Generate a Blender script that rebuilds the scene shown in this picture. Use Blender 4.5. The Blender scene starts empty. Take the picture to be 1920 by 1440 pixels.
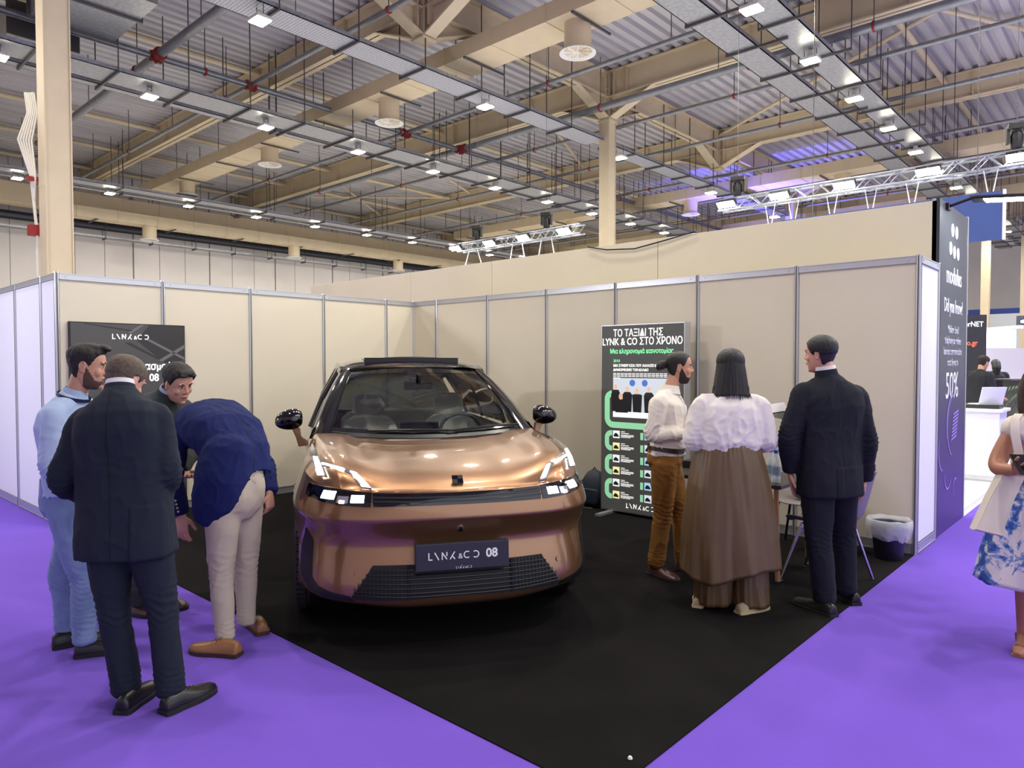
import bpy, bmesh, math, random
from mathutils import Vector, Matrix, noise
R=math.radians; PI=math.pi
random.seed(7)
SC=bpy.context.scene; COL=SC.collection
# ------------------------------------------------ camera, world, exposure
cam=bpy.data.cameras.new('camera'); camo=bpy.data.objects.new('camera',cam); COL.objects.link(camo)
cam.sensor_width=36; cam.sensor_fit='HORIZONTAL'; cam.lens=1324.892*36/1920; cam.clip_end=200
def _camrot():
    yaw,pit,rol=-0.7403072,0.0283563,-0.0009481
    fw=Vector((math.sin(yaw)*math.cos(pit),math.cos(yaw)*math.cos(pit),-math.sin(pit)))
    r0=Vector((math.cos(yaw),-math.sin(yaw),0)); u0=r0.cross(fw)
    r=r0*math.cos(rol)+u0*math.sin(rol); u=-r0*math.sin(rol)+u0*math.cos(rol)
    return Matrix((r,u,-fw)).transposed()
camo.matrix_world=Matrix.Translation((7.97584,-6.61747,1.60456))@_camrot().to_4x4()
SC.camera=camo
w=bpy.data.worlds.new('world'); SC.world=w; w.use_nodes=True
w.node_tree.nodes['Background'].inputs[0].default_value=(.85,.87,1,1); w.node_tree.nodes['Background'].inputs[1].default_value=1.25
SC.view_settings.view_transform='Standard'; SC.view_settings.look='None'; SC.view_settings.gamma=1
SC.view_settings.exposure=0.35
SC.cycles.use_denoising=True
SC.cycles.max_bounces=7; SC.cycles.diffuse_bounces=4; SC.cycles.glossy_bounces=4; SC.cycles.transparent_max_bounces=12
SC.cycles.sample_clamp_indirect=6; SC.cycles.caustics_reflective=False; SC.cycles.caustics_refractive=False
LAMP_W=95.0
# ------------------------------------------------ helpers
MATS={}
def s2l(c):
    return tuple((x/12.92 if x<=.04045 else ((x+.055)/1.055)**2.4) for x in c)
def hexc(r,g,b): return s2l((r/255,g/255,b/255))
def mat(name,rgb=(128,128,128),rough=.6,metal=0,noise_amt=0,noise_scale=8,bump=0,bump_scale=60,coat=0,emis=None,emis_s=0,spec=.5,alpha=1,sheen=0,stretch=None):
    if name in MATS: return MATS[name]
    m=bpy.data.materials.new(name); m.use_nodes=True; nt=m.node_tree; b=nt.nodes['Principled BSDF']
    c=hexc(*rgb); b.inputs['Base Color'].default_value=(*c,1); b.inputs['Roughness'].default_value=rough; b.inputs['Metallic'].default_value=metal
    b.inputs['Coat Weight'].default_value=coat; b.inputs['Coat Roughness'].default_value=.04; b.inputs['Specular IOR Level'].default_value=spec
    if sheen: b.inputs['Sheen Weight'].default_value=sheen
    if emis: b.inputs['Emission Color'].default_value=(*hexc(*emis),1); b.inputs['Emission Strength'].default_value=emis_s
    if alpha<1: b.inputs['Alpha'].default_value=alpha
    if noise_amt or bump:
        tc=nt.nodes.new('ShaderNodeTexCoord'); mp=nt.nodes.new('ShaderNodeMapping'); nt.links.new(tc.outputs['Object'],mp.inputs[0])
        if stretch: mp.inputs['Scale'].default_value=stretch
    if noise_amt:
        n=nt.nodes.new('ShaderNodeTexNoise'); n.inputs['Scale'].default_value=noise_scale; n.inputs['Detail'].default_value=5
        nt.links.new(mp.outputs[0],n.inputs['Vector'])
        mr=nt.nodes.new('ShaderNodeMapRange'); mr.inputs['From Min'].default_value=.3; mr.inputs['From Max'].default_value=.7
        mr.inputs['To Min'].default_value=1-noise_amt; mr.inputs['To Max'].default_value=1+noise_amt; nt.links.new(n.outputs['Fac'],mr.inputs['Value'])
        mx=nt.nodes.new('ShaderNodeVectorMath'); mx.operation='SCALE'; mx.inputs[0].default_value=c; nt.links.new(mr.outputs[0],mx.inputs['Scale'])
        nt.links.new(mx.outputs[0],b.inputs['Base Color'])
    if bump:
        n=nt.nodes.new('ShaderNodeTexNoise'); n.inputs['Scale'].default_value=bump_scale; n.inputs['Detail'].default_value=4; nt.links.new(mp.outputs[0],n.inputs['Vector'])
        bp=nt.nodes.new('ShaderNodeBump'); bp.inputs['Strength'].default_value=bump; bp.inputs['Distance'].default_value=.01
        nt.links.new(n.outputs['Fac'],bp.inputs['Height']); nt.links.new(bp.outputs[0],b.inputs['Normal'])
    MATS[name]=m; return m
def tag(o,label=None,cat=None,group=None,kind=None):
    if label: o['label']=label
    if cat: o['category']=cat
    if group: o['group']=group
    if kind: o['kind']=kind
    return o
def empty(name,loc=(0,0,0),rz=0,label=None,cat=None,group=None):
    o=bpy.data.objects.new(name,None); COL.objects.link(o); o.location=loc; o.rotation_euler=(0,0,rz); o.empty_display_size=.1
    return tag(o,label,cat,group)
def copy_tree(o,parent=None):
    c=o.copy(); COL.objects.link(c)
    if parent is not None: c.parent=parent
    for ch in [x for x in o.children]: copy_tree(ch,c)
    return c
class MB:
    def __init__(s): s.v=[]; s.f=[]; s.m=[]; s.mi=0
    def add(s,vs,fs):
        n=len(s.v); s.v+= [tuple(p) for p in vs]; s.f+=[tuple(i+n for i in f) for f in fs]; s.m+=[s.mi]*len(fs); return s
    def box(s,x0,x1,y0,y1,z0,z1,M=None):
        vs=[Vector(p) for p in ((x0,y0,z0),(x1,y0,z0),(x1,y1,z0),(x0,y1,z0),(x0,y0,z1),(x1,y0,z1),(x1,y1,z1),(x0,y1,z1))]
        if M is not None: vs=[M@p for p in vs]
        return s.add(vs,[(0,3,2,1),(4,5,6,7),(0,1,5,4),(1,2,6,5),(2,3,7,6),(3,0,4,7)])
    def bbox(s,c,sz,M=None):
        return s.box(c[0]-sz[0]/2,c[0]+sz[0]/2,c[1]-sz[1]/2,c[1]+sz[1]/2,c[2]-sz[2]/2,c[2]+sz[2]/2,M)
    def tube(s,p0,p1,r0,r1=None,n=10,caps=True):
        r1=r0 if r1 is None else r1
        return s.path([p0,p1],[r0,r1],n,caps)
    def path(s,pts,r,n=8,caps=True):
        pts=[Vector(p) for p in pts]; k=len(pts)
        rs=r if isinstance(r,(list,tuple)) else [r]*k
        rings=[]; prev=None
        for i,p in enumerate(pts):
            t=(pts[min(i+1,k-1)]-pts[max(i-1,0)]).normalized()
            if prev is None:
                a=t.orthogonal().normalized()
            else:
                a=(prev-t*prev.dot(t)); a=a.normalized() if a.length>1e-6 else t.orthogonal().normalized()
            prev=a; b=t.cross(a)
            rings.append([p+(a*math.cos(2*PI*j/n)+b*math.sin(2*PI*j/n))*rs[i] for j in range(n)])
        s.rings(rings,caps); return s
    def rings(s,rings,caps=True,closed=True):
        n=len(rings[0]); vs=[p for r in rings for p in r]; fs=[]
        for i in range(len(rings)-1):
            for j in range(n if closed else n-1):
                a=i*n+j; b=i*n+(j+1)%n; fs.append((a,b,b+n,a+n))
        if caps: fs.append(tuple(range(n-1,-1,-1))); fs.append(tuple(range((len(rings)-1)*n,len(rings)*n)))
        return s.add(vs,fs)
    def lathe(s,prof,c=(0,0,0),n=24,M=None,caps=True):
        rings=[]
        for r,z in prof:
            ring=[Vector((c[0]+r*math.cos(2*PI*j/n),c[1]+r*math.sin(2*PI*j/n),c[2]+z)) for j in range(n)]
            if M is not None: ring=[M@p for p in ring]
            rings.append(ring)
        return s.rings(rings,caps)
    def prism(s,poly,f0,f1):
        "poly: list of 2D; f0,f1 map a 2D point to 3D for both ends"
        return s.rings([[f0(*p) for p in poly],[f1(*p) for p in poly]])
    def grid(s,G):
        "G rows of points"
        n=len(G[0]); vs=[p for r in G for p in r]; fs=[]
        for i in range(len(G)-1):
            for j in range(n-1):
                a=i*n+j; fs.append((a,a+1,a+1+n,a+n))
        return s.add(vs,fs)
    def build(s,name,mats,parent=None,smooth=0,bevel=0,loc=None,rz=0,fix=True):
        me=bpy.data.meshes.new(name); me.from_pydata(s.v,[],s.f)
        if not isinstance(mats,(list,tuple)): mats=[mats]
        for m in mats: me.materials.append(m)
        if len(mats)>1: me.polygons.foreach_set('material_index',s.m)
        if fix:
            bm=bmesh.new(); bm.from_mesh(me); bmesh.ops.recalc_face_normals(bm,faces=bm.faces); bm.to_mesh(me); bm.free()
        o=bpy.data.objects.new(name,me); COL.objects.link(o)
        if parent is not None: o.parent=parent
        if loc: o.location=loc
        if rz: o.rotation_euler=(0,0,rz)
        if smooth:
            me.polygons.foreach_set('use_smooth',[True]*len(me.polygons)); 
            if smooth<179: me.set_sharp_from_angle(angle=R(smooth))
        if bevel:
            b=o.modifiers.new('bevel','BEVEL'); b.width=bevel; b.segments=2; b.limit_method='ANGLE'; b.angle_limit=R(40)
        me.update(); return o
def thing1(mb,name,m,label,cat,group=None,**k):
    return tag(mb.build(name,m,**k),label,cat,group)
def txt(s,size,name,m,parent,M,ext=.001,align='CENTER',bold=0,xs=1,space=1):
    "lettering as a mesh; M maps local x (right) y (up) z (out)"
    cu=bpy.data.curves.new(name,'FONT'); cu.body=s; cu.size=size; cu.extrude=ext; cu.align_x=align; cu.align_y='CENTER'; cu.offset=bold; cu.space_character=space; cu.resolution_u=3
    t=bpy.data.objects.new(name,cu); COL.objects.link(t)
    bpy.context.view_layer.update()
    me=bpy.data.meshes.new_from_object(t.evaluated_get(bpy.context.evaluated_depsgraph_get())); bpy.data.objects.remove(t)
    me.transform(M@Matrix.Diagonal((xs,1,1,1))); me.materials.clear(); me.materials.append(m); me.name=name
    o=bpy.data.objects.new(name,me); COL.objects.link(o)
    if parent is not None: o.parent=parent
    return o
ORD=['first','second','third','fourth','fifth','sixth','seventh','eighth','ninth','tenth','eleventh','twelfth','thirteenth','fourteenth','fifteenth','sixteenth']
# shared materials
beige=mat('beige_paint',(210,194,163),.55,noise_amt=.04,noise_scale=3)
galv=mat('galvanised_steel',(165,168,176),.38,.75,noise_amt=.18,noise_scale=14)
darkgalv=mat('dull_pipe_steel',(140,143,150),.42,.7,noise_amt=.12,noise_scale=6)
redp=mat('red_coupling_paint',(150,30,28),.5)
blackm=mat('black_metal',(18,18,20),.5)
rodm=mat('thin_rod_steel',(95,92,92),.5,.6)
alu=mat('aluminium_profile',(196,198,200),.35,.7)
white_emit=mat('lamp_diffuser',(255,250,235),.5,emis=(255,246,215),emis_s=45)
cool_emit=mat('cool_flood_diffuser',(255,255,255),.5,emis=(240,248,255),emis_s=60)
# ================================================================ HALL
def deck_mat():
    m=mat('corrugated_deck_steel',(188,186,190),.5,.1,noise_amt=.1,noise_scale=2,stretch=(1,.15,1)); return m
mb=MB(); x=-27.0; pitch=.33; k=0
y0,y1=-13,46; pts=[]
while x<13:
    pts+= [(x,9.95),(x+.09,9.95),(x+.13,9.86),(x+.29,9.86)]; x+=pitch
G=[[Vector((a,y0,z)) for a,z in pts],[Vector((a,y1,z)) for a,z in pts],]
mb.grid(G)
tag(mb.build('ceiling',deck_mat()),kind='structure')
mb=MB().box(-27,13.2,y0,y1,10.1,10.2); tag(mb.build('ceiling_cover',mat('deck_cover',(120,120,120),.8)),kind='structure').name='ceiling'
purple=mat('purple_carpet',(114,79,196),.95,noise_amt=.05,noise_scale=1.2,bump=.35,bump_scale=900,spec=.1,sheen=.1)
tag(MB().box(-6,14,-13,1.6,-.1,0).box(6.5,14,1.6,45,-.1,0).build('floor',purple),kind='structure')
conc=mat('hall_floor_grey',(196,194,192),.6,noise_amt=.08,noise_scale=.5)
tag(MB().box(-26,-6,-13,45,-.1,0).box(-6,6.5,1.6,45,-.1,0).box(14,24,-13,45,-.1,0).build('floor',conc),kind='structure')
hw=mat('hall_wall_panels',(226,220,216),.6,noise_amt=.05,noise_scale=.6)
seam=mat('panel_seam',(120,118,118),.6)
mb=MB().box(-26.2,-26,-13,45,0,10); mb.mi=1
yy=-13
i=0
while yy<45:
    mb.box(-26,-25.985 if i%3==1 else -25.992,yy,yy+(.05 if i%3==1 else .018),0,10); yy+=1.15; i+=1
tag(mb.build('wall_left',[hw,seam]),kind='structure')
mb=MB().box(-26,24,45,45.2,0,10); mb.mi=1
for i in range(25): mb.box(-26+2*i,-25.98+2*i,44.99,45,0,10)
tag(mb.build('wall_back',[hw,seam]),kind='structure')
tag(MB().box(-26,24,-13.2,-13,0,10).build('wall_front',hw),kind='structure')
# ---- beams along X
BY=[-10.2,-3.4,3.4,10.2,17,23.8,30.6,37.4]
XG=-3.7
def ibeam_x(x0,x1,y,zb,zt,w=.3):
    mb=MB(); mb.box(x0,x1,y-w/2,y+w/2,zb,zb+.03); mb.box(x0,x1,y-w/2,y+w/2,zt-.03,zt); mb.box(x0,x1,y-.015,y+.015,zb,zt)
    x=x0+2
    while x<x1: mb.box(x,x+.02,y-w/2+.01,y+w/2-.01,zb+.03,zt-.03); x+=3.5
    return mb
bdesc=['far behind the camera side','over the aisle at the left column','nearest in front, over the open booth','meeting the top of the centre column','second row behind the centre column','third row behind the centre column','fourth row deep in the hall','deepest row in the hall']
for y,d in zip(BY,bdesc):
    thing1(ibeam_x(-26,13,y,9.1,9.84),'roof_beam',beige,'long beige steel roof beam, '+d,'beam','roof beams across the hall')
def girder(xg,lab):
    mb=MB(); w=.32; zb,zt=9.08,9.8
    for a,b in zip(BY[:-1],BY[1:]):
        a+=.17;b-=.17
        mb.box(xg-w/2,xg+w/2,a,b,zb,zb+.03); mb.box(xg-w/2,xg+w/2,a,b,zt-.03,zt); mb.box(xg-.015,xg+.015,a,b,zb,zt)
    return thing1(mb,'roof_girder',beige,lab,'beam','roof girders along the hall')
girder(XG,'deep beige girder running over the centre column line')
girder(XG+14,'deep beige girder over the right-hand part of the hall')
def node(xg,y,lab,grp,H=8.5,L=1.55):
    mb=MB(); w=.3
    mb.box(xg-.16,xg+.16,y-.16,y+.16,H,9.8)
    mb.box(xg-.2,xg+.2,y-.2,y+.2,H-.03,H+.0)
    for dx,dy in ((1,0),(-1,0),(0,1),(0,-1)):
        px,py=-dy,dx
        def P(a,b,z): return Vector((xg+dx*a+px*b,y+dy*a+py*b,z))
        # sloping flange
        vs=[P(.1,-w/2,H),P(.1,w/2,H),P(L,w/2,9.1),P(L,-w/2,9.1),P(.1,-w/2,H+.05),P(.1,w/2,H+.05),P(L+.05,w/2,9.14),P(L+.05,-w/2,9.14)]
        mb.add(vs,[(0,3,2,1),(4,5,6,7),(0,1,5,4),(1,2,6,5),(2,3,7,6),(3,0,4,7)])
        # web
        vs=[P(.1,-.01,H),P(.1,.01,H),P(L,.01,9.12),P(L,-.01,9.12),P(.1,-.01,9.2),P(.1,.01,9.2)]
        mb.add(vs,[(0,3,4),(1,5,2),(0,1,2,3),(3,2,5,4),(0,4,5,1)])
        mb.box(*(sorted((xg+dx*.3-abs(px)*w/2-.01,xg+dx*.3+abs(px)*w/2+.01))),*(sorted((y+dy*.3-abs(py)*w/2-.01,y+dy*.3+abs(py)*w/2+.01))),H+.2,9.8) 
        for k in range(4): mb.bbox((xg+dx*.17+px*.1,y+dy*.17+py*.1,9.2+.14*k),(.03,.03,.03))
    return thing1(mb,'beam_haunch',beige,lab,'bracket',grp)
for y,l in ((-3.4,'beige V-shaped haunch bracket above the left column'),(3.4,'beige V-shaped haunch bracket at the top edge of the picture'),(10.2,'beige V-shaped haunch bracket on top of the centre column'),(17,'beige V-shaped haunch bracket hanging right of the centre column'),(23.8,'beige V-shaped haunch bracket on the distant column behind the lighting truss')):
    node(XG,y,l,'haunch brackets under the roof')
for y,l in ((17,'distant beige haunch bracket over the right-hand girder'),(30.6,'farthest beige haunch bracket over the right hall')): node(XG+14,y,l,'haunch brackets under the roof')
def column(x,y,lab,top=8.47,w=.34):
    e=empty('hall_column',(x,y,0),0,lab,'column','hall columns')
    mb=MB(); 
    mb.box(-w/2,w/2,-w/2,-w/2+.02,0,top); mb.box(-w/2,w/2,w/2-.02,w/2,0,top); mb.box(-w/2+.02,w/2-.02,-w/2+.02,w/2-.02,0,top)
    mb.box(-w/2-.02,w/2+.02,-w/2-.02,w/2+.02,top-.03,top)
    mb.build('shaft',beige,e,bevel=.004); MB().box(-.3,.3,-.3,.3,0,.03).build('base_plate',beige,e)
    return e
c1=column(XG,-3.5,'large beige column rising behind the left booth wall')
# cables strapped on the left column
cab=mat('pale_cable',(225,220,205),.6)
mb=MB()
for k in range(6):
    ox=-.24-.012*k
    mb.path([(ox-.22,-.15,5.55),(ox-.10,-.16-.02*k,5.5),(ox-.02,-.15-.02*k,5.2),(ox-.03,-.22-.03*k,4.8),(ox+.05,-.20-.01*k,4.3),(ox-.03,-.2,3.95),(ox+.02,-.18,3.5),(ox+.02,-.18,2.4)],.013,6)
mb.build('cable_bundle',cab,c1)
MB().box(-.34,-.2,-.28,-.12,4.22,4.28).box(-.34,-.2,-.28,-.12,3.45,3.6).build('cable_clamp',redp,c1)
column(XG,10.2,'beige column standing behind the middle of the tall partition')
column(XG,23.8,'small distant beige column behind the lighting truss')
column(1.85,33.5,'distant beige column seen right of the dark banner')
column(3.1,36.0,'farthest beige column at the right edge')
# ---- purlins
i=0
for k in range(-6,6):
    if k==0: continue
    X=XG+3.5*k
    mb=MB().tube((X,-13,9.68),(X,44,9.68),.075,n=10)
    thing1(mb,'roof_purlin',beige,'round beige purlin tube under the deck, %s %s the centre column line'%(ORD[abs(k)-1],'left of' if k<0 else 'right of'),'purlin','round purlins under the deck',smooth=60)
def brace(a,b,l):
    thing1(MB().tube((*a,9.66),(*b,9.66),.055,n=8),'roof_brace',beige,l,'brace','diagonal roof braces',smooth=60)
brace((-3.6,16.9),(6.8,10.3),'long beige diagonal brace right of the centre column')
brace((3.3,10.3),(3.3+3.4,16.9),'beige diagonal brace crossing above the right cable trays')
brace((3.3,17.1),(10,23.7),'beige diagonal brace at the upper right corner')
brace((6.8,10.4),(13,16.9),'beige diagonal brace near the right picture edge')
brace((-24,18),(-18.2,10.4),'beige diagonal brace over the left rear bay')
brace((-24,10.4),(-17.5,16.8),'beige diagonal brace crossing the left rear bay')
brace((-16.1,16.8),(-13,10.4),'beige diagonal brace in the bay left of the centre column')
brace((-9.5,16.8),(-6.5,10.4),'beige diagonal brace just left of the centre column')
# ---- deck underside longitudinal tie at y=13.8
brace((-24,13.7),(6,13.7),'thin straight beige tie bar behind the centre column')
# ---- pipes
def pipe_x(y,z,r,x0,x1,lab,hang=3.4,coup=()):
    e=empty('sprinkler_pipe',(0,y,z),0,lab,'pipe','sprinkler pipes')
    MB().tube((x0,0,0),(x1,0,0),r,n=12).build('pipe_run',darkgalv,e,smooth=60)
    _pipeparts(e,lambda t:(t,0,0),(1,0,0),r,x0,x1,hang,coup,9.86-z)
    return e
def pipe_y(x,z,r,y0,y1,lab,hang=3.4,coup=()):
    e=empty('sprinkler_pipe',(x,0,z),0,lab,'pipe','sprinkler pipes')
    MB().tube((0,y0,0),(0,y1,0),r,n=12).build('pipe_run',darkgalv,e,smooth=60)
    _pipeparts(e,lambda t:(0,t,0),(0,1,0),r,y0,y1,hang,coup,9.86-z)
    return e
def _pipeparts(e,f,d,r,t0,t1,hang,coup,h):
    d=Vector(d)
    hm=None; t=t0+hang*.4; k=0
    while t<t1:
        p=Vector(f(t))
        if hm is None:
            hm=MB().tube((0,0,r),(0,0,h),.011,n=5).build('hanger_rod',rodm,e); 
            hm.location=p
            cm=MB().path([Vector((0,0,0))-d*.02,Vector((0,0,0))+d*.02],r+.022,10).build('pipe_clamp',redp,e); cm.location=p
        else:
            o=hm.copy(); COL.objects.link(o); o.location=p
            if k%2==0: o=cm.copy(); COL.objects.link(o); o.location=p
        t+=hang; k+=1
    for t in coup:
        p=Vector(f(t)); mb=MB().path([p-d*.09,p+d*.09],r+.03,10); mb.path([p-d*.12,p-d*.08],r+.05,10); mb.path([p+d*.08,p+d*.12],r+.05,10); mb.tube(p,p+Vector((0,0,-r-.07)),.035,n=6)
        mb.build('coupling',redp,e)
pipe_y(-8.75,8.5,.075,-6,34,'thick grey main pipe with red couplings running into the depth at left',hang=2.9,coup=(-.15,2.1,7.0,9.2))
pipe_x(-.15,8.5,.1,-18,9,'very thick grey pipe at the upper left behind the column',coup=(-8.6,))
pipe_x(2.1,8.52,.055,-25,9,'slim grey pipe passing below the nearest roof beam')
pipe_x(7.0,8.52,.055,-25,9,'slim grey pipe in front of the centre column haunch')
pipe_x(9.2,8.5,.095,-25,12,'thick grey pipe crossing in front of the centre column top',coup=(-8.6,1.0))
pipe_x(10.9,8.52,.055,-22,12,'slim grey pipe just behind the centre column')
pipe_x(13.9,8.52,.055,-22,12,'slim grey pipe above the right cable trays')
pipe_x(17.9,8.5,.055,-22,12,'slim grey pipe behind the second haunch')
pipe_x(21.3,8.5,.06,-22,12,'slim grey pipe far behind over the lighting truss')
pipe_x(25,8.5,.06,-22,12,'distant slim grey pipe deep in the hall')
pipe_x(4.6,8.55,.045,-24,-12,'short thin grey pipe over the left wall duct')
MBP=MB().tube((-25.2,-8,7.45),(-25.2,44,7.45),.17,n=12)
thing1(MBP,'wall_pipe',mat('dark_pipe',(60,64,74),.35,.5),'thick dark pipe running along the far left hall wall','pipe',smooth=60)
# ---- cable trays
def tray_mat():
    m=mat('perforated_tray',(178,182,196),.35,.7)
    nt=m.node_tree; b=nt.nodes['Principled BSDF']
    tc=nt.nodes.new('ShaderNodeTexCoord'); v=nt.nodes.new('ShaderNodeTexVoronoi'); v.inputs['Scale'].default_value=16
    mp=nt.nodes.new('ShaderNodeMapping'); mp.inputs['Scale'].default_value=(1.6,1,1); nt.links.new(tc.outputs['Object'],mp.inputs[0]); nt.links.new(mp.outputs[0],v.inputs['Vector']); v.inputs['Randomness'].default_value=.15
    r=nt.nodes.new('ShaderNodeMapRange'); r.inputs['From Min'].default_value=.25; r.inputs['From Max'].default_value=.3; nt.links.new(v.outputs['Distance'],r.inputs['Value'])
    mx=nt.nodes.new('ShaderNodeMix'); mx.data_type='RGBA'; mx.inputs['A'].default_value=(.16,.16,.2,1); mx.inputs['B'].default_value=(*hexc(186,190,205),1); nt.links.new(r.outputs[0],mx.inputs['Factor']); nt.links.new(mx.outputs['Result'],b.inputs['Base Color'])
    return m
trm=tray_mat()
def tray(x0,x1,y0,y1,z,lab,br=1.68,off=0,ext=(.05,.05),solid=False):
    e=empty('cable_tray',((x0+x1)/2,0,z),0,lab,'cable tray','cable trays under the roof'); w=(x1-x0)/2
    mb=MB().box(-w,w,y0,y1,0,.012); mb.mi=1; mb.box(-w,-w+.02,y0,y1,0,.09); mb.box(w-.02,w,y0,y1,0,.09)
    mb.build('tray_channel',[galv if solid else trm,galv],e)
    t=y0+off; b0=None
    while t<y1:
        if b0 is None:
            b0=MB().box(-w-ext[0],w+ext[1],-.02,.02,-.05,0).box(-w-ext[0],-w-ext[0]+.02,-.01,.01,0,9.80-z).box(w+ext[1]-.02,w+ext[1],-.01,.01,0,9.80-z).build('support_bracket',rodm,e); b0.location=(0,t,0)
        else: o=b0.copy(); COL.objects.link(o); o.location=(0,t,0)
        t+=br
    return e
tray(-4.3,-3.6,-6,9.9,7.88,'wide perforated cable tray above the car',off=.9,ext=(.12,.06))
tray(-4.3,-3.7,10.55,34,7.88,'blue-lit perforated cable tray behind the centre column',off=1)
tray(-9.0,-8.15,-6,34,7.72,'galvanised cable tray with lamps in the left half',off=.5,ext=(.5,.06),br=1.45,solid=True)
tray(-9.45,-9.2,-6,34,7.72,'narrow cable tray beside the left galvanised tray',off=3,br=6,solid=True)
tray(-19.5,-18.9,-6,34,7.8,'galvanised cable tray far left',off=.5,ext=(.5,.06),br=2.7,solid=True)
tray(-20.4,-20.1,-6,34,7.85,'narrow cable tray nearest the far left wall',off=3,br=6,solid=True)
tray(1.45,2.05,0,40,7.85,'left one of the two parallel cable trays at upper right',off=.3,ext=(.05,.6),solid=True)
tray(2.45,3.05,0,40,7.85,'right one of the two parallel cable trays at upper right',off=.35,ext=(.1,.35),br=2.0,solid=True)
tray(-25.4,-25.05,-6,40,6.95,'cable tray on brackets along the far left wall',off=.5,br=1.9,solid=True)
# ---- ducts with round diffusers
dwh=mat('diffuser_white',(225,224,220),.5)
def diffuser():
    e=empty('round_diffuser')
    MB().lathe([(.27,.0),(.27,.56)],n=20).build('drum',beige,e,smooth=40)
    MB().lathe([(.27,.04),(.36,.0),(.37,-.03),(.33,-.03),(.25,.03)],n=24,caps=False).build('ring',dwh,e,smooth=50)
    mb=MB().lathe([(.05,-.01),(.05,.05)],n=10); 
    for k in range(8):
        a=2*PI*k/8; M=Matrix.Rotation(a,4,'Z')@Matrix.Translation((.16,0,.01))@Matrix.Rotation(R(28),4,'X'); mb.box(-.12,.12,-.045,.045,-.004,.004,M)
    mb.build('vane',dwh,e); MB().lathe([(.26,.09),(.26,.1)],n=20).build('throat',mat('dark_throat',(40,38,36),.8),e)
    return e
def duct_x(x0,x1,y0,y1,z0,z1,lab):
    e=empty('air_duct',(0,(y0+y1)/2,z0),0,lab,'duct','rectangular air ducts'); w=(y1-y0)/2; h=z1-z0
    mb=MB().box(x0,x1,-w,w,0,h); x=x0+.3
    while x<x1: mb.box(x,x+.035,-w-.015,w+.015,-.015,h+.015); x+=1.5
    mb.build('duct_body',beige,e)
    x=x0+1
    while x<x1: MB().box(x,x+.04,-w-.05,w+.35,-.06,-.02).build('duct_hanger',rodm,e); x+=3
    return e
def duct_y(x0,x1,y0,y1,z0,z1,lab):
    e=empty('air_duct',((x0+x1)/2,0,z0),0,lab,'duct','rectangular air ducts'); w=(x1-x0)/2; h=z1-z0
    mb=MB().box(-w,w,y0,y1,0,h); y=y0+.3
    while y<y1: mb.box(-w-.015,w+.015,y,y+.035,-.015,h+.015); y+=1.5
    mb.build('duct_body',beige,e)
    y=y0+1
    while y<y1: MB().box(-w-.3,w+.05,y,y+.04,-.06,-.02).build('duct_hanger',rodm,e); y+=3
    return e
duct_x(-22.5,9,4.4,5.3,8.43,8.79,'large beige duct crossing the top of the picture')
duct_x(-20,9,19.4,20.3,8.3,8.7,'large beige duct behind the centre column')
duct_x(-20,9,27.5,28.4,8.2,8.7,'distant beige duct deep in the hall')
duct_y(-24.9,-24.0,-8,38,7.75,8.5,'upper beige duct along the far left wall')
duct_y(-23.6,-22.9,2,38,7.35,7.75,'lower beige duct along the far left wall')
duct_x(-24,-18,-2.2,-1.2,8.0,8.6,'short beige duct behind the left column')
D0=diffuser(); first=True
dl=[(-.75,4.9,7.87,'nearest large round ceiling diffuser at the top of the picture'),(-6.85,4.9,7.87,'round ceiling diffuser second from the nearest, above the car'),(-12.95,4.9,7.95,'round ceiling diffuser third along the large duct'),(-19.05,4.9,7.98,'round ceiling diffuser at the far left end of the large duct'),
 (-.4,19.9,7.75,'round diffuser above the right half of the lighting truss'),(-6.3,19.9,7.75,'round diffuser just right of the centre column'),(-12.4,19.9,7.75,'round diffuser just left of the centre column'),
 (-23.25,5.1,6.815,'round diffuser low on the far left wall duct, nearest one'),(-23.25,11.8,6.815,'round diffuser low on the far left wall duct, middle one'),(-23.25,18.2,6.815,'round diffuser low on the far left wall duct, farthest one')]
for i,(x,y,z,l) in enumerate(dl):
    d=D0 if i==0 else copy_tree(D0); d.location=(x,y,z); tag(d,l,'air diffuser','round ceiling diffusers')
# galvanised duct upper left
gd=empty('galvanised_duct',(-7.2,-1.9,8.3),R(0),'dark galvanised square duct with open mouth at upper left','duct')
MB().box(-.9,1.3,-.8,.7,0,.7).build('duct_body',galv,gd); MB().box(-.95,-.9,-.85,.75,-.05,.75).build('flange',rodm,gd); MB().box(.4,.45,-.85,.75,-.05,.75).build('flange',rodm,gd)
gd2=empty('galvanised_duct',(-9.8,-1.9,8.3),0,'second galvanised duct piece beside the left column','duct')
MB().box(-.9,.6,-.9,.3,0,.6).build('duct_body',galv,gd2); MB().box(.6,.65,-.95,.35,-.05,.65).build('flange',rodm,gd2)
# ---- hall lamps
def lamp_light(parent,w,col,sx,sy,name='lamp_light',z=-.02,spread=None):
    l=bpy.data.lights.new(name,'AREA'); l.shape='RECTANGLE'; l.size=sx; l.size_y=sy; l.energy=w; l.color=col
    o=bpy.data.objects.new(name,l); COL.objects.link(o); o.parent=parent; o.location=(0,0,z); return o
def hall_lamp():
    e=empty('high_bay_lamp')
    MB().box(-.17,.17,-.14,.14,.02,.08).box(-.05,.05,-.05,.05,.08,.2).build('housing',mat('lamp_housing',(210,208,200),.5),e,bevel=.01)
    MB().box(-.16,.16,-.13,.13,0,.02).build('diffuser',white_emit,e)
    MB().tube((-.12,0,.08),(-.12,0,.36),.008,n=5).tube((.12,0,.08),(.12,0,.36),.008,n=5).tube((-.12,0,.36),(.12,0,.36),.008,n=5).build('bracket',rodm,e)
    lamp_light(e,LAMP_W,(1,.95,.86),.3,.24)
    return e
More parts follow.
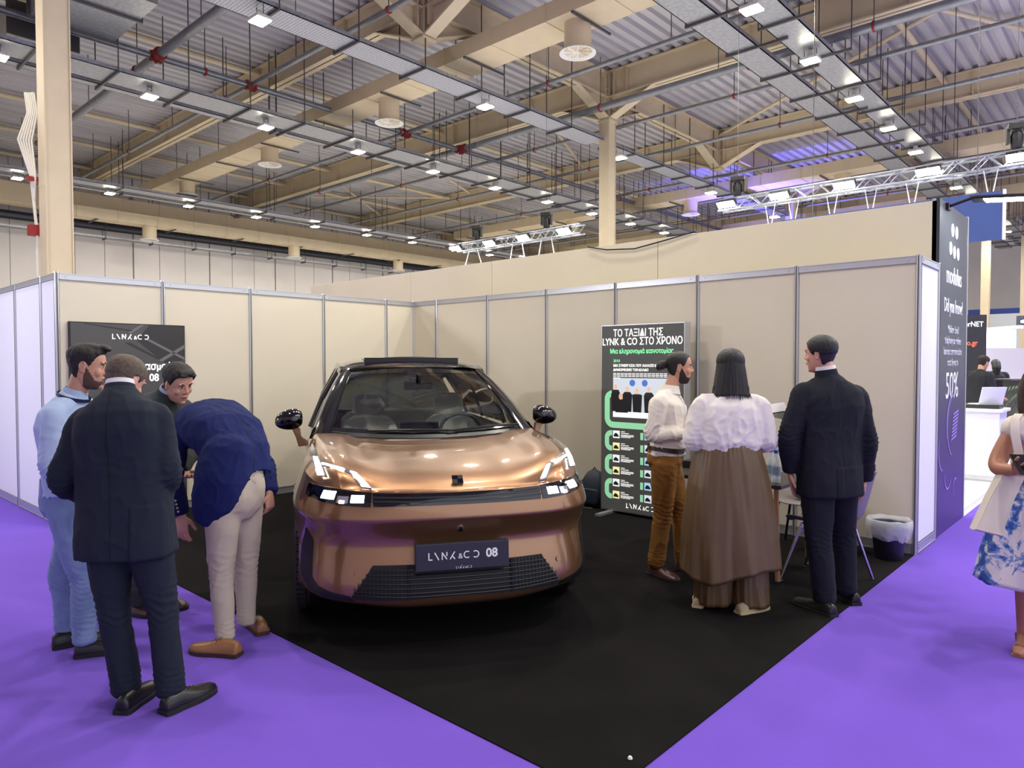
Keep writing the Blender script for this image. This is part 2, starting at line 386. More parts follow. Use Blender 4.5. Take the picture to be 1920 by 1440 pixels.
HL=hall_lamp(); n=0
rows=[(-19.6,'far left tray',7.65),(-8.6,'left galvanised tray',7.5),(-3.75,'wide perforated tray',7.6),(2.75,'two right-hand trays',7.62),(9.2,'right edge of the hall',7.6)]
for X,d,z in rows:
    ys=[-.35+2.76*k for k in range(-4,15)]
    if X==-19.6: ys=ys[4:]
    if X==-3.75: ys=[-5.9,-.32,5.3,10.9,16.6,22.2,27.8]
    if X==2.75: ys=ys[2:]
    if X>5: ys=ys[3:10]
    if X==-8.6: ys=ys[2:]
    ys=[y for y in ys if y<33]
    for k,y in enumerate(ys):
        l=HL if n==0 else copy_tree(HL); l.location=(X,y,z); 
        tag(l,'glowing square hall lamp along the %s, %s from near end'%(d,(ORD+['seventeenth','eighteenth','nineteenth'])[k]),'lamp','square high bay lamps'); n+=1
# ================================================================ BOOTH
blackc=mat('black_carpet',(26,24,24),.97,noise_amt=.18,noise_scale=2.5,bump=.4,bump_scale=1200,spec=.08)
thing1(MB().box(0,6.5,-4.5,0,0,.006),'black_carpet',blackc,'rectangular black carpet under the car in the booth','carpet')
panel_m=mat('beige_infill',(222,213,190),.6,noise_amt=.02,noise_scale=1.5)
white_m=mat('white_infill',(226,226,232),.55)
def post(x,y,lab,grp,h=2.51):
    e=empty('partition_post',(x,y,0),0,lab,'post',grp)
    MB().lathe([(.022,0),(.022,h)],n=8).build('extrusion',alu,e)
    mb=MB()
    for a in (0,PI/2,PI,3*PI/2):
        M=Matrix.Rotation(a,4,'Z'); mb.box(.0195,.0225,-.004,.004,.01,h-.01,M)
    mb.build('groove',mat('groove_dark',(60,60,60),.6,.5),e)
    return e
def panel(x0,y0,x1,y1,lab,grp,m=panel_m):
    L=math.hypot(x1-x0,y1-y0); a=math.atan2(y1-y0,x1-x0)
    e=empty('partition_panel',((x0+x1)/2,(y0+y1)/2,0),a,lab,'wall panel',grp); h=L/2-.02
    MB().box(-h,h,-.004,.004,.09,2.44).build('infill_sheet',m,e)
    for z0,z1,nm in ((.007,.09,'bottom_rail'),(2.44,2.5,'top_rail')):
        MB().box(-h,h,-.012,.012,z0,z1).box(-h,h,-.016,.016,z0,z0+.008).box(-h,h,-.016,.016,z1-.008,z1).bbox((-h+.06,0,(z0+z1)/2),(.012,.034,.012)).bbox((h-.06,0,(z0+z1)/2),(.012,.034,.012)).build(nm,alu,e)
    return e
PG='booth partition panels'; QG='aluminium booth posts'
jr=[0,.5,1.5,2.5,3.5,4.5,5.5,6.5]
for i,(a,b) in enumerate(zip(jr[:-1],jr[1:])):
    panel(a,0,b,0,'beige booth wall panel, %s right of the back corner'%ORD[i] if i else 'narrow beige booth wall panel just right of the back corner',PG)
for i,a in enumerate(jr): post(a,0,'aluminium post %s'%('in the back corner' if i==0 else '%s right of the back corner'%ORD[i-1]),QG)
jl=[-.5,-1.5,-2.5,-3.5,-4.5]
for i,(a,b) in enumerate(zip([0]+jl[:-1],jl)):
    panel(0,a,0,b,'narrow beige booth wall panel just left of the back corner' if i==0 else 'beige booth wall panel, %s left of the back corner'%ORD[i],PG)
    post(0,b,'aluminium post %s left of the back corner'%ORD[i],QG)
for i,(a,b) in enumerate(((0,-.5),(-.5,-1.5),(-1.5,-2.5),(-2.5,-3.5))):
    panel(a,-4.5,b,-4.5,'white-lit side wall panel %s beyond the left front post'%ORD[i],PG,white_m)
    post(b,-4.5,'aluminium post %s along the white side wall at left'%ORD[i],QG)
panel(6.5,0.02,6.5,.68,'narrow white end panel beside the dark banner',PG,white_m)
post(6.5,.68,'aluminium post between white end panel and dark banner',QG)
# tall partition of the neighbour booth
tall=mat('tall_partition_board',(216,207,182),.65,noise_amt=.03,noise_scale=1)
for i,(a,b) in enumerate(((-3.88,-.94),(-.94,.88),(.88,3.6),(3.6,6.48))):
    thing1(MB().box(a+.003,b-.003,.72,.80,0,3.08),'tall_partition_board',tall,'tall beige partition board behind the booth, %s'%['leftmost','second from left','third from left','rightmost beside the dark banner'][i],'wall panel','tall neighbour partition',bevel=.002)
# loose black cable on the tall partition top
thing1(MB().path([(2.6,.70,3.09),(2.9,.69,3.02),(3.3,.69,2.99),(3.7,.69,3.04),(4.1,.70,3.1)],.008,6),'cable',blackm,'thin black cable drooping over the tall partition edge','cable')
# ---- dark banner wall (plane x=6.5, y .72..2.0)
bn=empty('banner_wall',(6.47,.72,0),0,'tall dark banner wall with white dots and telephony text','banner')
def banner_mat():
    m=mat('banner_print',(84,88,96),.35)
    nt=m.node_tree; b=nt.nodes['Principled BSDF']; tc=nt.nodes.new('ShaderNodeTexCoord'); sp=nt.nodes.new('ShaderNodeSeparateXYZ'); nt.links.new(tc.outputs['Object'],sp.inputs[0])
    r=nt.nodes.new('ShaderNodeValToRGB'); mr=nt.nodes.new('ShaderNodeMapRange'); mr.inputs['From Max'].default_value=3.1; nt.links.new(sp.outputs[2],mr.inputs[0]); nt.links.new(mr.outputs[0],r.inputs[0])
    cr=r.color_ramp; cr.elements[0].position=0; cr.elements[0].color=(*hexc(62,48,108),1); cr.elements[1].position=.5; cr.elements[1].color=(*hexc(50,54,60),1)
    q=cr.elements.new(.25); q.color=(*hexc(40,35,66),1); nt.links.new(r.outputs[0],b.inputs['Base Color']); return m
MB().box(-.0,.03,0,1.25,0,3.1).build('board',banner_mat(),bn)
MB().box(-.03,.0,0,1.25,0,3.1).box(-.03,.035,1.25,1.29,0,3.12).build('frame',alu,bn)
whp=mat('white_print',(240,240,242),.5)
BM=lambda y,z:Matrix.Translation((.032,y,z))@Matrix(((0,0,1,0),(1,0,0,0),(0,1,0,0),(0,0,0,1)))
for k,(dy,dz) in enumerate(((-.09,.1),(.09,.1),(-.17,-.08),(0,-.1),(.17,-.1))):
    MB().lathe([(.0,.001),(.062,.001),(.062,0)],n=20,caps=False,M=BM(.63+dy,2.78+dz)).build('logo_dot',whp,bn)
txt('modulus',.24,'lettering',whp,bn,BM(.64,2.44),xs=.85)
txt('Did you know?',.19,'lettering',whp,bn,BM(.64,2.15),xs=.72)
for k,s in enumerate(('Modern cloud','telephony can reduce','business communication','costs by up to')):
    txt(s,.105,'lettering',mat('pale_print',(200,202,208),.5),bn,BM(.64,1.93-.105*k),xs=.8)
txt('50%',.36,'lettering',whp,bn,BM(.62,1.38),xs=.95)
lil=mat('lilac_print',(150,120,210),.5)
for k in range(6): MB().box(0,.001,0,.02,0,.3,BM(.66+.055*k,.86-.02*k)@Matrix.Rotation(R(90),4,'Z')@Matrix.Rotation(R(-14),4,'X')).build('graphic_bar',lil,bn) if 0 else None
mb=MB()
for k in range(8):
    z=.85+.035*k; mb.add([BM(0,0)@Vector(p) for p in ((.62+.012*k,z,.001),(.86+.012*k,z+.03,.001),(.86+.012*k,z+.05,.001),(.62+.012*k,z+.02,.001))],[(0,1,2,3)])
for r0,c0,a0,a1 in ((.3,(.75,1.0),100,250),(.33,(.75,1.0),110,200),(.14,(.5,.55),180,330),(.1,(.85,.35),60,200),(.2,(.3,.8),150,260)):
    G=[[],[]]
    for k in range(16):
        a=R(a0+(a1-a0)*k/15)
        for j,rr in enumerate((r0,r0+.012+.01*math.sin(PI*k/15))): G[j].append(BM(0,0)@Vector((c0[0]+rr*math.cos(a),c0[1]+rr*math.sin(a),.001)))
    mb.grid(G)
mb.build('graphic',lil,bn)
# arm light on banner
al=empty('arm_light',(6.5,1.0,3.06),0,'black arm floodlight glowing over the dark banner','lamp')
MB().tube((0,0,0),(.22,0,.06),.015,n=8).bbox((0,0,0),(.05,.1,.06)).build('arm',blackm,al)
Mh=Matrix.Translation((.42,.12,.04))@Matrix.Rotation(R(6),4,'Y')
MB().bbox((0,0,0),(.5,.22,.03),Mh).build('head',blackm,al,bevel=.008); MB().bbox((0.04,0,-.018),(.36,.17,.006),Mh).build('led_panel',cool_emit,al)
lo=lamp_light(al,6,(.9,.95,1),.36,.17); lo.location=(.42,.12,0)
# blue hanging sign behind
bs=empty('blue_sign',(6.4,4.9,3.28),0,'large blue board hanging above the neighbour booth at right','sign')
MB().box(-3,0,-.03,.03,0,.65).build('board',mat('blue_board',(62,86,150),.5,noise_amt=.06,noise_scale=2),bs); MB().tube((-2.5,0,.65),(-2.5,0,6.5),.006,n=5).tube((-.3,0,.65),(-.3,0,6.5),.006,n=5).build('suspension_wire',rodm,bs); MB().box(0,.03,-.04,.04,-.01,.66).build('edge_profile',mat('white_edge',(235,235,240),.5),bs)
# ---- lighting truss
def truss(x0,x1,y,z,lab):
    e=empty('lighting_truss',(x0,y,z),0,lab,'truss','lighting trusses'); L=x1-x0; s=.2
    tm=mat('truss_aluminium',(165,168,174),.35,.7)
    mb=MB()
    for a,b in ((-s/2,0),(s/2,0),(-s/2,s),(s/2,s)): mb.tube((0,a,b),(L,a,b),.018,n=8)
    mb.build('chord',tm,e,smooth=60)
    mb=MB(); n=int(L/.2); st=L/n
    for k in range(n):
        x=k*st; u,v=((0,s),(s,0))[k%2]
        for a in (-s/2,s/2): mb.tube((x,a,u),(x+st,a,v),.009,n=5)
        a,b=((-s/2,s/2),(s/2,-s/2))[k%2]; mb.tube((x,a,0),(x+st,b,0),.009,n=5); mb.tube((x,a,s),(x+st,b,s),.009,n=5)
    mb.build('lattice',tm,e)
    return e
TY=6.0; TZ=4.48
t1=truss(1.8,9.5,TY,TZ,'long silver lighting truss above the neighbour booth at right')
t2=truss(-5.35,-1.45,TY,TZ,'short silver lighting truss left of the centre column')
strapm=mat('white_strap',(230,232,235),.5)
for i,x in enumerate((2.76,3.18,3.83,4.44,5.05,6.09)):
    thing1(MB().tube((x-.09,TY,TZ),(x,TY,3.95),.008,n=5).tube((x+.09,TY,TZ),(x,TY,3.95),.008,n=5),'truss_strap',strapm,'narrow white V strap hanging from the long truss, %s from left'%ORD[i],'strap','white straps under the long truss')
for i,(a,b) in enumerate(((-5.25,-4.5),(-3.65,-3.1),(-2.75,-2.2))):
    m_=(a+b)/2
    thing1(MB().tube((m_-.15,TY,TZ),(a,TY,3.9),.014,n=5).tube((m_+.15,TY,TZ),(b,TY,3.9),.014,n=5),'truss_strut',strapm,'pair of splayed white struts under the short truss, %s from left'%ORD[i],'strut','white struts under the short truss')
thing1(MB().box(-5.6,6.2,TY-.05,TY+.05,3.5,3.95),'booth_header',mat('header_white',(225,225,228),.5),'white header fascia of the neighbour booth carrying truss straps','fascia')
def flood(x,lab,w=14):
    e=empty('flood_light',(x,TY-.16,TZ+.08),0,lab,'lamp','white floodlights on the trusses')
    M=Matrix.Rotation(R(-35),4,'X')
    MB().box(-.17,.17,-.05,.06,.01,.09,M).box(-.02,.02,-.02,.16,.05,.09).build('housing',blackm,e)
    MB().box(-.16,.16,-.07,.06,-.01,.01,M).build('lens',cool_emit,e); l=lamp_light(e,w,(.85,.93,1),.3,.12,z=-.03); l.rotation_euler=(R(-35),0,0); return e
for i,x in enumerate((1.99,2.98,4.07,5.3,6.46)): flood(x,'white floodlight on the long truss, %s from left'%ORD[i])
for i,x in enumerate((-5.37,-4.17,-3.07,-1.85)): flood(x,'white floodlight on the short truss, %s from left'%ORD[i])
def mover(x,lab):
    z=TZ+.24; e=empty('moving_head',(x,TY,z),R(20),lab,'lamp','black moving head spotlights'); s=.9
    MB().box(-.12,.12,-.1,.1,.28,.36).box(-.13,-.09,-.05,.05,.08,.3).box(.09,.13,-.05,.05,.08,.3).build('yoke',blackm,e,bevel=.008)
    MB().lathe([(.05,-.02),(.075,.02),(.08,.2),(.06,.26)],n=16).build('head',blackm,e,smooth=50)
    MB().tube((0,0,.36),(0,0,.6),.008,n=5).path([(0,0,.6),(.02,0,.63),(.015,0,.67),(-.01,0,.66)],.006,5).tube((0,0,.66),(0,0,9.8-z),.004,n=4).build('suspension_wire',rodm,e); return e
mover(-4.73,'black spotlight standing on the left end of the short truss'); mover(-2.47,'black spotlight standing on the right part of the short truss')
mover(2.14,'black spotlight on the left end of the long truss'); mover(6.4,'black spotlight on the long truss at the picture edge')
bl=bpy.data.lights.new('blue_beam','SPOT'); bl.energy=2200; bl.color=(.12,.1,1); bl.spot_size=R(70); bl.spot_blend=.8
blo=bpy.data.objects.new('blue_beam',bl); COL.objects.link(blo); bl.spot_size=R(110); blo.location=(-3.9,19,5.6); blo.rotation_euler=(Vector((-4.0,20.5,7.8))-Vector((-3.9,19,5.6))).to_track_quat('-Z','Y').to_euler()
# ---- lightboxes
def greek_logo(size,parent,M,m,tail=''):
    "the wordmark: L \\ N K & C C-mirrored drawn as strokes"
    mb=MB(); u=size; w=u*.15
    def seg(x0,y0,x1,y1):
        a=Vector((x0,y0)); b=Vector((x1,y1)); d=(b-a).normalized(); p=Vector((-d.y,d.x))*w/2
        q=[a+p,a-p,b-p,b+p]; vs=[M@Vector((t.x,t.y,0)) for t in q]+[M@Vector((t.x,t.y,.0015)) for t in q]
        mb.add(vs,[(0,1,2,3),(7,6,5,4),(0,4,5,1),(1,5,6,2),(2,6,7,3),(3,7,4,0)])
    def arc(cx,a0,a1,r=.5*u):
        G=[[],[]]
        for k in range(13):
            a=R(a0+(a1-a0)*k/12)
            for j,rr in enumerate((r-w,r)): G[j].append(M@Vector((cx+rr*math.cos(a),u*.5+rr*math.sin(a),.0015)))
        mb.grid(G)
    x=0
    seg(w/2,0,w/2,u); seg(0,w/2,.55*u,w/2); x=.85*u
    seg(x,u,x+.55*u,0) ; x+=1.0*u
    seg(x,0,x,u*.98); seg(x,u*.95,x+.62*u,u*.05); seg(x+.62*u,0.02,x+.62*u,u); x+=1.05*u
    seg(x,0,x+.62*u,u); seg(x+.28*u,u*.45,x+.66*u,0); x+=1.35*u
    seg(x-.2*u,0,x,.4*u) if 0 else None
    ax=x; x+=.95*u
    arc(x,50,310); x+=1.15*u; arc(x,-130,130)
    W=x+.5*u
    mb.build('wordmark',m,parent,fix=False)
    txt('&',u*1.0,'wordmark',m,parent,M@Matrix.Translation((ax+.05*u,u*.33,0)),ext=.001)
    return W
blk=lambda nm,rgb,e=.9:mat(nm,rgb,.5,emis=rgb,emis_s=e)
# poster on left wall, facing +X, origin lower left as read (y=-4.41)
ps=empty('poster_lightbox',(.05,-4.41,0),R(90),'dark poster with white wordmark behind the four men','poster')
MB().box(0,1.12,0,.05,0,2.03).build('frame',mat('dark_frame',(30,30,32),.5),ps)
pd=blk('poster_print',(62,60,60),.5)
def FM(x,z): return Matrix.Translation((x,-.004,z))@Matrix(((1,0,0,0),(0,0,-1,0),(0,1,0,0),(0,0,0,1)))
MB().box(.01,1.11,-.003,0,.01,2.02).build('print_sheet',pd,ps)
def flat(poly,parent,nm,m,off=.001):
    mb=MB(); vs=[FM(0,0)@Vector((x,z,off)) for x,z in poly]; mb.add(vs,[tuple(range(len(vs)))]); return mb.build(nm,m,parent,fix=False)
d1=blk('poster_dark_ceiling',(36,34,35),.5); d2=blk('poster_beam',(88,86,86),.5)
flat([(.62,1.86),(.75,2.02),(1.11,2.02),(1.11,1.65),(.9,1.62),(.62,1.86)],ps,'picture_shape',d1); flat([(.5,1.83),(.56,1.83),(.86,1.66),(.83,1.66)],ps,'picture_shape',d1)
flat([(.56,1.92),(.7,2.02),(.66,2.02),(.54,1.94)],ps,'picture_shape',d2,.002); flat([(.84,1.65),(.87,1.63),(1.11,1.78),(1.11,1.82)],ps,'picture_shape',d2,.002); flat([(.72,1.86),(.75,1.87),(1.11,1.68),(1.11,1.65)],ps,'picture_shape',d2,.002)
flat([(.12,2.015),(.14,2.02),(.58,1.96),(.58,1.95)],ps,'picture_shape',d1,.002)
wt=blk('lit_white_print',(245,245,245),1.0)
greek_logo(.052,ps,FM(.385,1.865),wt)
for k,s in enumerate(('Ηλεκτρισμούς','Αυτό είναι το 08')): pass
txt('ασμούς',.11,'lettering',wt,ps,FM(.86,1.58),bold=.002,xs=.85); txt('08',.11,'lettering',wt,ps,FM(.79,1.46),bold=.002,xs=.9)
# standing lightbox, facing -Y
lb=empty('display_lightbox',(3.53,-.27,0),0,'tall grey illuminated display with Greek title and green ribbon','display')
MB().box(0,1.0,-.05,.07,.03,2.02).build('frame',alu,lb,bevel=.003)
MB().box(.1,.16,-.3,.3,.006,.03).box(.82,.88,-.3,.3,.006,.03).build('foot',alu,lb)
lb2=empty('lb_face'); lb2.parent=lb; lb2.location=(0,-.052,0); lb2.name='print_face'
g1=blk('display_grey',(70,71,68),.4); MB().box(.012,.988,-.003,0,.045,2.008).build('print_sheet',g1,lb2)
wt2=blk('display_white',(245,245,240),.75); gr=blk('display_green',(140,205,160),.6); gr2=blk('display_green_text',(120,220,150),1.0)
txt('ΤΟ ΤΑΞΙΔΙ ΤΗΣ',.105,'lettering',wt2,lb2,FM(.46,1.925),bold=.0012,xs=.80); txt('LYNK & CO ΣΤΟ ΧΡΟΝΟ',.105,'lettering',wt2,lb2,FM(.5,1.835),bold=.0012,xs=.80)
txt('Μια κληρονομιά καινοτομίας',.068,'lettering',gr2,lb2,FM(.5,1.735),bold=.001,xs=.82)
txt('2010',.042,'lettering',gr2,lb2,FM(.16,1.635),align='LEFT')
txt('ΜΙΑ ΣΥΝΕΡΓΑΣΙΑ ΠΟΥ ΑΛΛΑΖΕΙ ΚΑΙ',.036,'lettering',wt2,lb2,FM(.16,1.585),align='LEFT',bold=.0008,xs=.9); txt('ΔΙΑΜΟΡΦΩΝΕΙ ΤΟΝ ΚΛΑΔΟ',.036,'lettering',wt2,lb2,FM(.16,1.54),align='LEFT',bold=.0008,xs=.9)
mb=MB()
for k in range(4):
    for j in range(14):
        if k==3 and j>1: break
        a=.16+j*.047; mb.add([FM(0,0)@Vector(p) for p in ((a,1.50-.016*k,.001),(a+.04,1.50-.016*k,.001),(a+.04,1.507-.016*k,.001),(a,1.507-.016*k,.001))],[(0,1,2,3)])
mb.build('small_print',wt2,lb2,fix=False)
# the meeting photograph
flat([(.16,1.04),(.84,1.04),(.84,1.455),(.16,1.455)],lb2,'photo_ground',blk('photo_grey',(176,182,190),.8))
flat([(.16,1.04),(.84,1.04),(.84,1.085),(.16,1.11)],lb2,'photo_table',blk('photo_table_white',(238,236,230),.9),.002)
dk=blk('photo_suit',(26,26,30),.6); fs=blk('photo_face',(205,165,135),.7)
for x,h,s in ((.195,1.39,.9),(.34,1.37,.9),(.46,1.35,1),(.60,1.37,.95),(.74,1.38,.95)):
    flat([(x-.05,1.10),(x+.05,1.10),(x+.06,1.28),(x+.035,h-.06),(x-.035,h-.06),(x-.06,1.28)],lb2,'photo_person',dk,.003)
    flat([(x+.02*math.cos(a),h-.03+.03*math.sin(a)) for a in [2*PI*t/10 for t in range(10)]],lb2,'photo_person',fs,.004)
x=.26; flat([(x-.07,1.09),(x+.09,1.09),(x+.06,1.2),(x,1.25),(x-.05,1.2)],lb2,'photo_person',dk,.005); flat([(x+.026*math.cos(a),1.26+.035*math.sin(a)) for a in [2*PI*t/10 for t in range(10)]],lb2,'photo_person',fs,.006)
bl2=blk('photo_blue',(62,98,170),.8)
for x in (.4,.55): flat([(x+.035*math.cos(a),1.405+.035*math.sin(a)) for a in [2*PI*t/16 for t in range(16)]],lb2,'photo_emblem',bl2,.002)
# green ribbon
def ribbon(pts,w):
    mb=MB(); G=[[],[]]; n=len(pts)
    for i,p in enumerate(pts):
        a=Vector(pts[max(i-1,0)]); b=Vector(pts[min(i+1,n-1)]); d=(b-a).normalized(); q=Vector((-d.y,d.x))*w/2
        G[0].append(FM(0,0)@Vector((p[0]+q.x,p[1]+q.y,.0015))); G[1].append(FM(0,0)@Vector((p[0]-q.x,p[1]-q.y,.0015)))
    mb.grid(G); return mb.build('ribbon',gr,lb2,fix=False)
def arcp(cx,cy,r,a0,a1,n=8): return [(cx+r*math.cos(R(a0+(a1-a0)*k/n)),cy+r*math.sin(R(a0+(a1-a0)*k/n))) for k in range(n+1)]
ribbon([(.15,1.30)]+arcp(.14,1.23,.055,90,180)[1:]+[(.085,1.06)]+arcp(.16,1.03,.075,180,270)+[(.96,.955)],.065)
for z in (.785,.53,.27): ribbon([(.15,z+.082)]+arcp(.135,z+.03,.052,90,180)+arcp(.135,z-.03,.052,180,270)+[(.15,z-.082)],.055)
ribbon([(.86,.2),(.988,.2)],.08)
for r_ in range(6):
    z=.85-.129*r_
    for c_,xx in enumerate((.16,.55)):
        flat([(xx,z-.035),(xx+.085,z-.035),(xx+.085,z+.045),(xx,z+.045)],lb2,'thumbnail',blk('thumb_%d'%((r_*2+c_)%4),[(215,218,220),(150,185,215),(225,215,150),(195,200,205)][(r_*2+c_)%4],.8),.002)
        flat([(xx+.01,z-.02),(xx+.075,z-.02),(xx+.07,z+.0),(xx+.045,z+.02),(xx+.03,z+.02),(xx+.012,z+.0)],lb2,'thumbnail_car',dk,.003)
        if c_==1: flat([(xx-.05,z-.035),(xx-.015,z-.035),(xx-.015,z+.04),(xx-.05,z+.04)],lb2,'ribbon',gr,.002)
        mb=MB()
        for t,ww in ((.035,.05),(.018,.1),(.0,.16),(-.012,.16),(-.024,.12)):
            a=xx+.1; mb.add([FM(0,0)@Vector(p) for p in ((a,z+t,.001),(a+ww,z+t,.001),(a+ww,z+t+.006,.001),(a,z+t+.006,.001))],[(0,1,2,3)])
        mb.build('small_print',wt2,lb2,fix=False)
greek_logo(.05,lb2,FM(.33,.085),wt2)
# ================================================================ CAR  (local: x = lateral, + is its left side; y = rearwards from the nose; z up)
CT=-0.57889814
car=empty('car',(5.0933556,-3.88457453,.006),0,'copper coloured sport utility vehicle with black roof parked on black carpet','car')
# local x axis (car left) = (-sin,cos), local y (rearwards) = (-cos,-sin)
car.matrix_world=Matrix.Translation((5.0933556,-3.88457453,.006))@Matrix(((-math.sin(CT),-math.cos(CT),0,0),(math.cos(CT),-math.sin(CT),0,0),(0,0,1,0),(0,0,0,1)))
def copper_mat():
    m=mat('copper_metallic_paint',(148,108,74),.33,.75,coat=1)
    nt=m.node_tree; b=nt.nodes['Principled BSDF']
    return m
copper=copper_mat()
gblack=mat('gloss_black',(8,8,10),.06,0,coat=.5); sblack=mat('satin_black',(16,16,18),.35)
def lerp(a,b,t): return a+(b-a)*t
def sstep(a,b,x):
    t=min(1,max(0,(x-a)/(b-a))); return t*t*(3-2*t)
def tab(T,x):
    if x<=T[0][0]: return T[0][1]
    for (a,u),(b,v) in zip(T[:-1],T[1:]):
        if x<=b: return lerp(u,v,(x-a)/(b-a))
    return T[-1][1]
def tabs(T,x):
    "smooth (Catmull-Rom) table"
    n=len(T)
    if x<=T[0][0]: return T[0][1]
    if x>=T[-1][0]: return T[-1][1]
    for i in range(n-1):
        if x<=T[i+1][0]:
            x0,y0=T[i]; x1,y1=T[i+1]; h=x1-x0; t=(x-x0)/h
            m0=(y1-T[i-1][1])/(x1-T[i-1][0]) if i>0 else (y1-y0)/h
            m1=(T[i+2][1]-y0)/(T[i+2][0]-x0) if i<n-2 else (y1-y0)/h
            return (2*t**3-3*t*t+1)*y0+(t**3-2*t*t+t)*h*m0+(-2*t**3+3*t*t)*y1+(t**3-t*t)*h*m1
# half plan outline at the widest level, from nose centre to tail centre
OUT0=[(0,0),(.2,.005),(.4,.024),(.56,.056),(.69,.115),(.79,.205),(.865,.33),(.915,.48),(.943,.68),(.955,1.0),(.958,1.5),(.957,2.2),(.957,3.0),(.95,3.6),(.93,4.1),(.89,4.45),(.8,4.66),(.6,4.77),(.3,4.81),(0,4.82)]
def cr(P,k):
    out=[]
    for i in range(len(P)-1):
        p0=P[max(i-1,0)];p1=P[i];p2=P[i+1];p3=P[min(i+2,len(P)-1)]
        if i==0: p0=(-P[1][0],P[1][1])
        if i==len(P)-2: p3=(-P[-2][0],P[-2][1])
        for j in range(k):
            t=j/k
            out.append(tuple(.5*((2*p1[c])+(-p0[c]+p2[c])*t+(2*p0[c]-5*p1[c]+4*p2[c]-p3[c])*t*t+(-p0[c]+3*p1[c]-3*p2[c]+p3[c])*t**3) for c in range(2)))
    out.append(P[-1]); return out
_o=cr(OUT0,12); _s=[0]
for a,b in zip(_o[:-1],_o[1:]): _s.append(_s[-1]+math.hypot(a[0]-b[0],a[1]-b[1]))
STOT=_s[-1]
def outl(s):
    "point and outward normal on the half outline at arc length s (negative s mirrors)"
    sg=1 if s>=0 else -1; s=min(abs(s),STOT-1e-6)
    lo,hi=0,len(_s)-1
    while hi-lo>1:
        m=(lo+hi)//2
        if _s[m]<=s: lo=m
        else: hi=m
    t=(s-_s[lo])/(_s[hi]-_s[lo]); a,b=_o[lo],_o[hi]; x=lerp(a[0],b[0],t); y=lerp(a[1],b[1],t)
    # smooth normal
    i0=max(lo-1,0); i1=min(hi+1,len(_o)-1); dx=_o[i1][0]-_o[i0][0]; dy=_o[i1][1]-_o[i0][1]
    if lo==0: dx,dy=1,0.02*t
    l=math.hypot(dx,dy); nx,ny=dy/l,-dx/l
    return (sg*x,y),(sg*nx,ny)
def s_of_l(l):
    for i in range(len(_o)-1):
        if _o[i+1][0]>=l: return lerp(_s[i],_s[i+1],(l-_o[i][0])/(_o[i+1][0]-_o[i][0]))
# inset of the surface from the outline vs height
INF=[(.20,.10),(.225,.055),(.25,.02),(.30,.008),(.44,.028),(.50,.042),(.555,.060),(.59,.064),(.63,.052),(.68,.026),(.715,.006),(.728,.0),(.745,.001),(.77,.009),(.80,.021),(.84,.04),(.88,.065),(.9,.085)]
INS=[(.20,.07),(.25,.03),(.33,.012),(.45,.02),(.60,.012),(.72,.0),(.80,.012),(.88,.04),(.94,.06),(.98,.075),(1.03,.095),(1.06,.12)]
def ztop(s):
    s=abs(s); z=tab([(0,.875),(.45,.883),(.7,.893),(.95,.905),(1.15,.94),(1.5,.985),(1.9,1.01),(2.6,1.02),(4.6,1.02),(5.2,1.03),(5.9,1.0),(9,.98)],s); return z
def bodyp(s,z,off=0):
    w=sstep(.75,1.35,abs(s)); 
    zt=ztop(s)
    # remap z so the fold height stays but the top meets ztop
    ins=lerp(tabs(INF,z),tabs(INS,z),w)-off
    (x,y),(nx,ny)=outl(s)
    if z<.45: z=z+.036*sstep(.25,.72,abs(s))*sstep(5.6,5.0,abs(s))*(.45-z)/.25
    return Vector((x-nx*ins,y-ny*ins,z))
NZ=[.20,.21,.225,.24,.26,.30,.36,.42,.47,.52,.555,.59,.62,.65,.68,.70,.712,.720,.728,.738,.75,.77,.79,.81,.83,.85]
def levels(s):
    zt=ztop(s); L=[z for z in NZ]; k=len(L)
    top=[lerp(.85,zt,t) for t in (.25,.5,.75,1)]
    return L+top
SS=[i*.03 for i in range(0,60)]; 
while SS[-1]<STOT-.06: SS.append(SS[-1]+.06)
SS.append(STOT)
WHEELS=((.93,.372),(3.78,.372))
def zbon(l,d):
    "bonnet and fender-top height"
    al=abs(l)
    # distance behind the leading outline
    (x0,y0),_=outl(s_of_l(min(al,.93))); e=max(0,d-y0-.05)
    c=tabs([(0,.875),(.05,.895),(.12,.925),(.22,.955),(.45,.995),(.8,1.032),(1.2,1.062),(1.5,1.075)],e)
    sd=tabs([(0,.89),(.04,.92),(.1,.965),(.18,1.005),(.32,1.04),(.6,1.068),(.9,1.085),(1.2,1.095)],e)
    z=lerp(c,sd,sstep(.3,.70,al))
    z-=.012*math.exp(-((al-.52)/.07)**2)*sstep(.2,.6,e)
    zs=ztop(s_of_l(al)) if al<.93 else 1.0
    return z
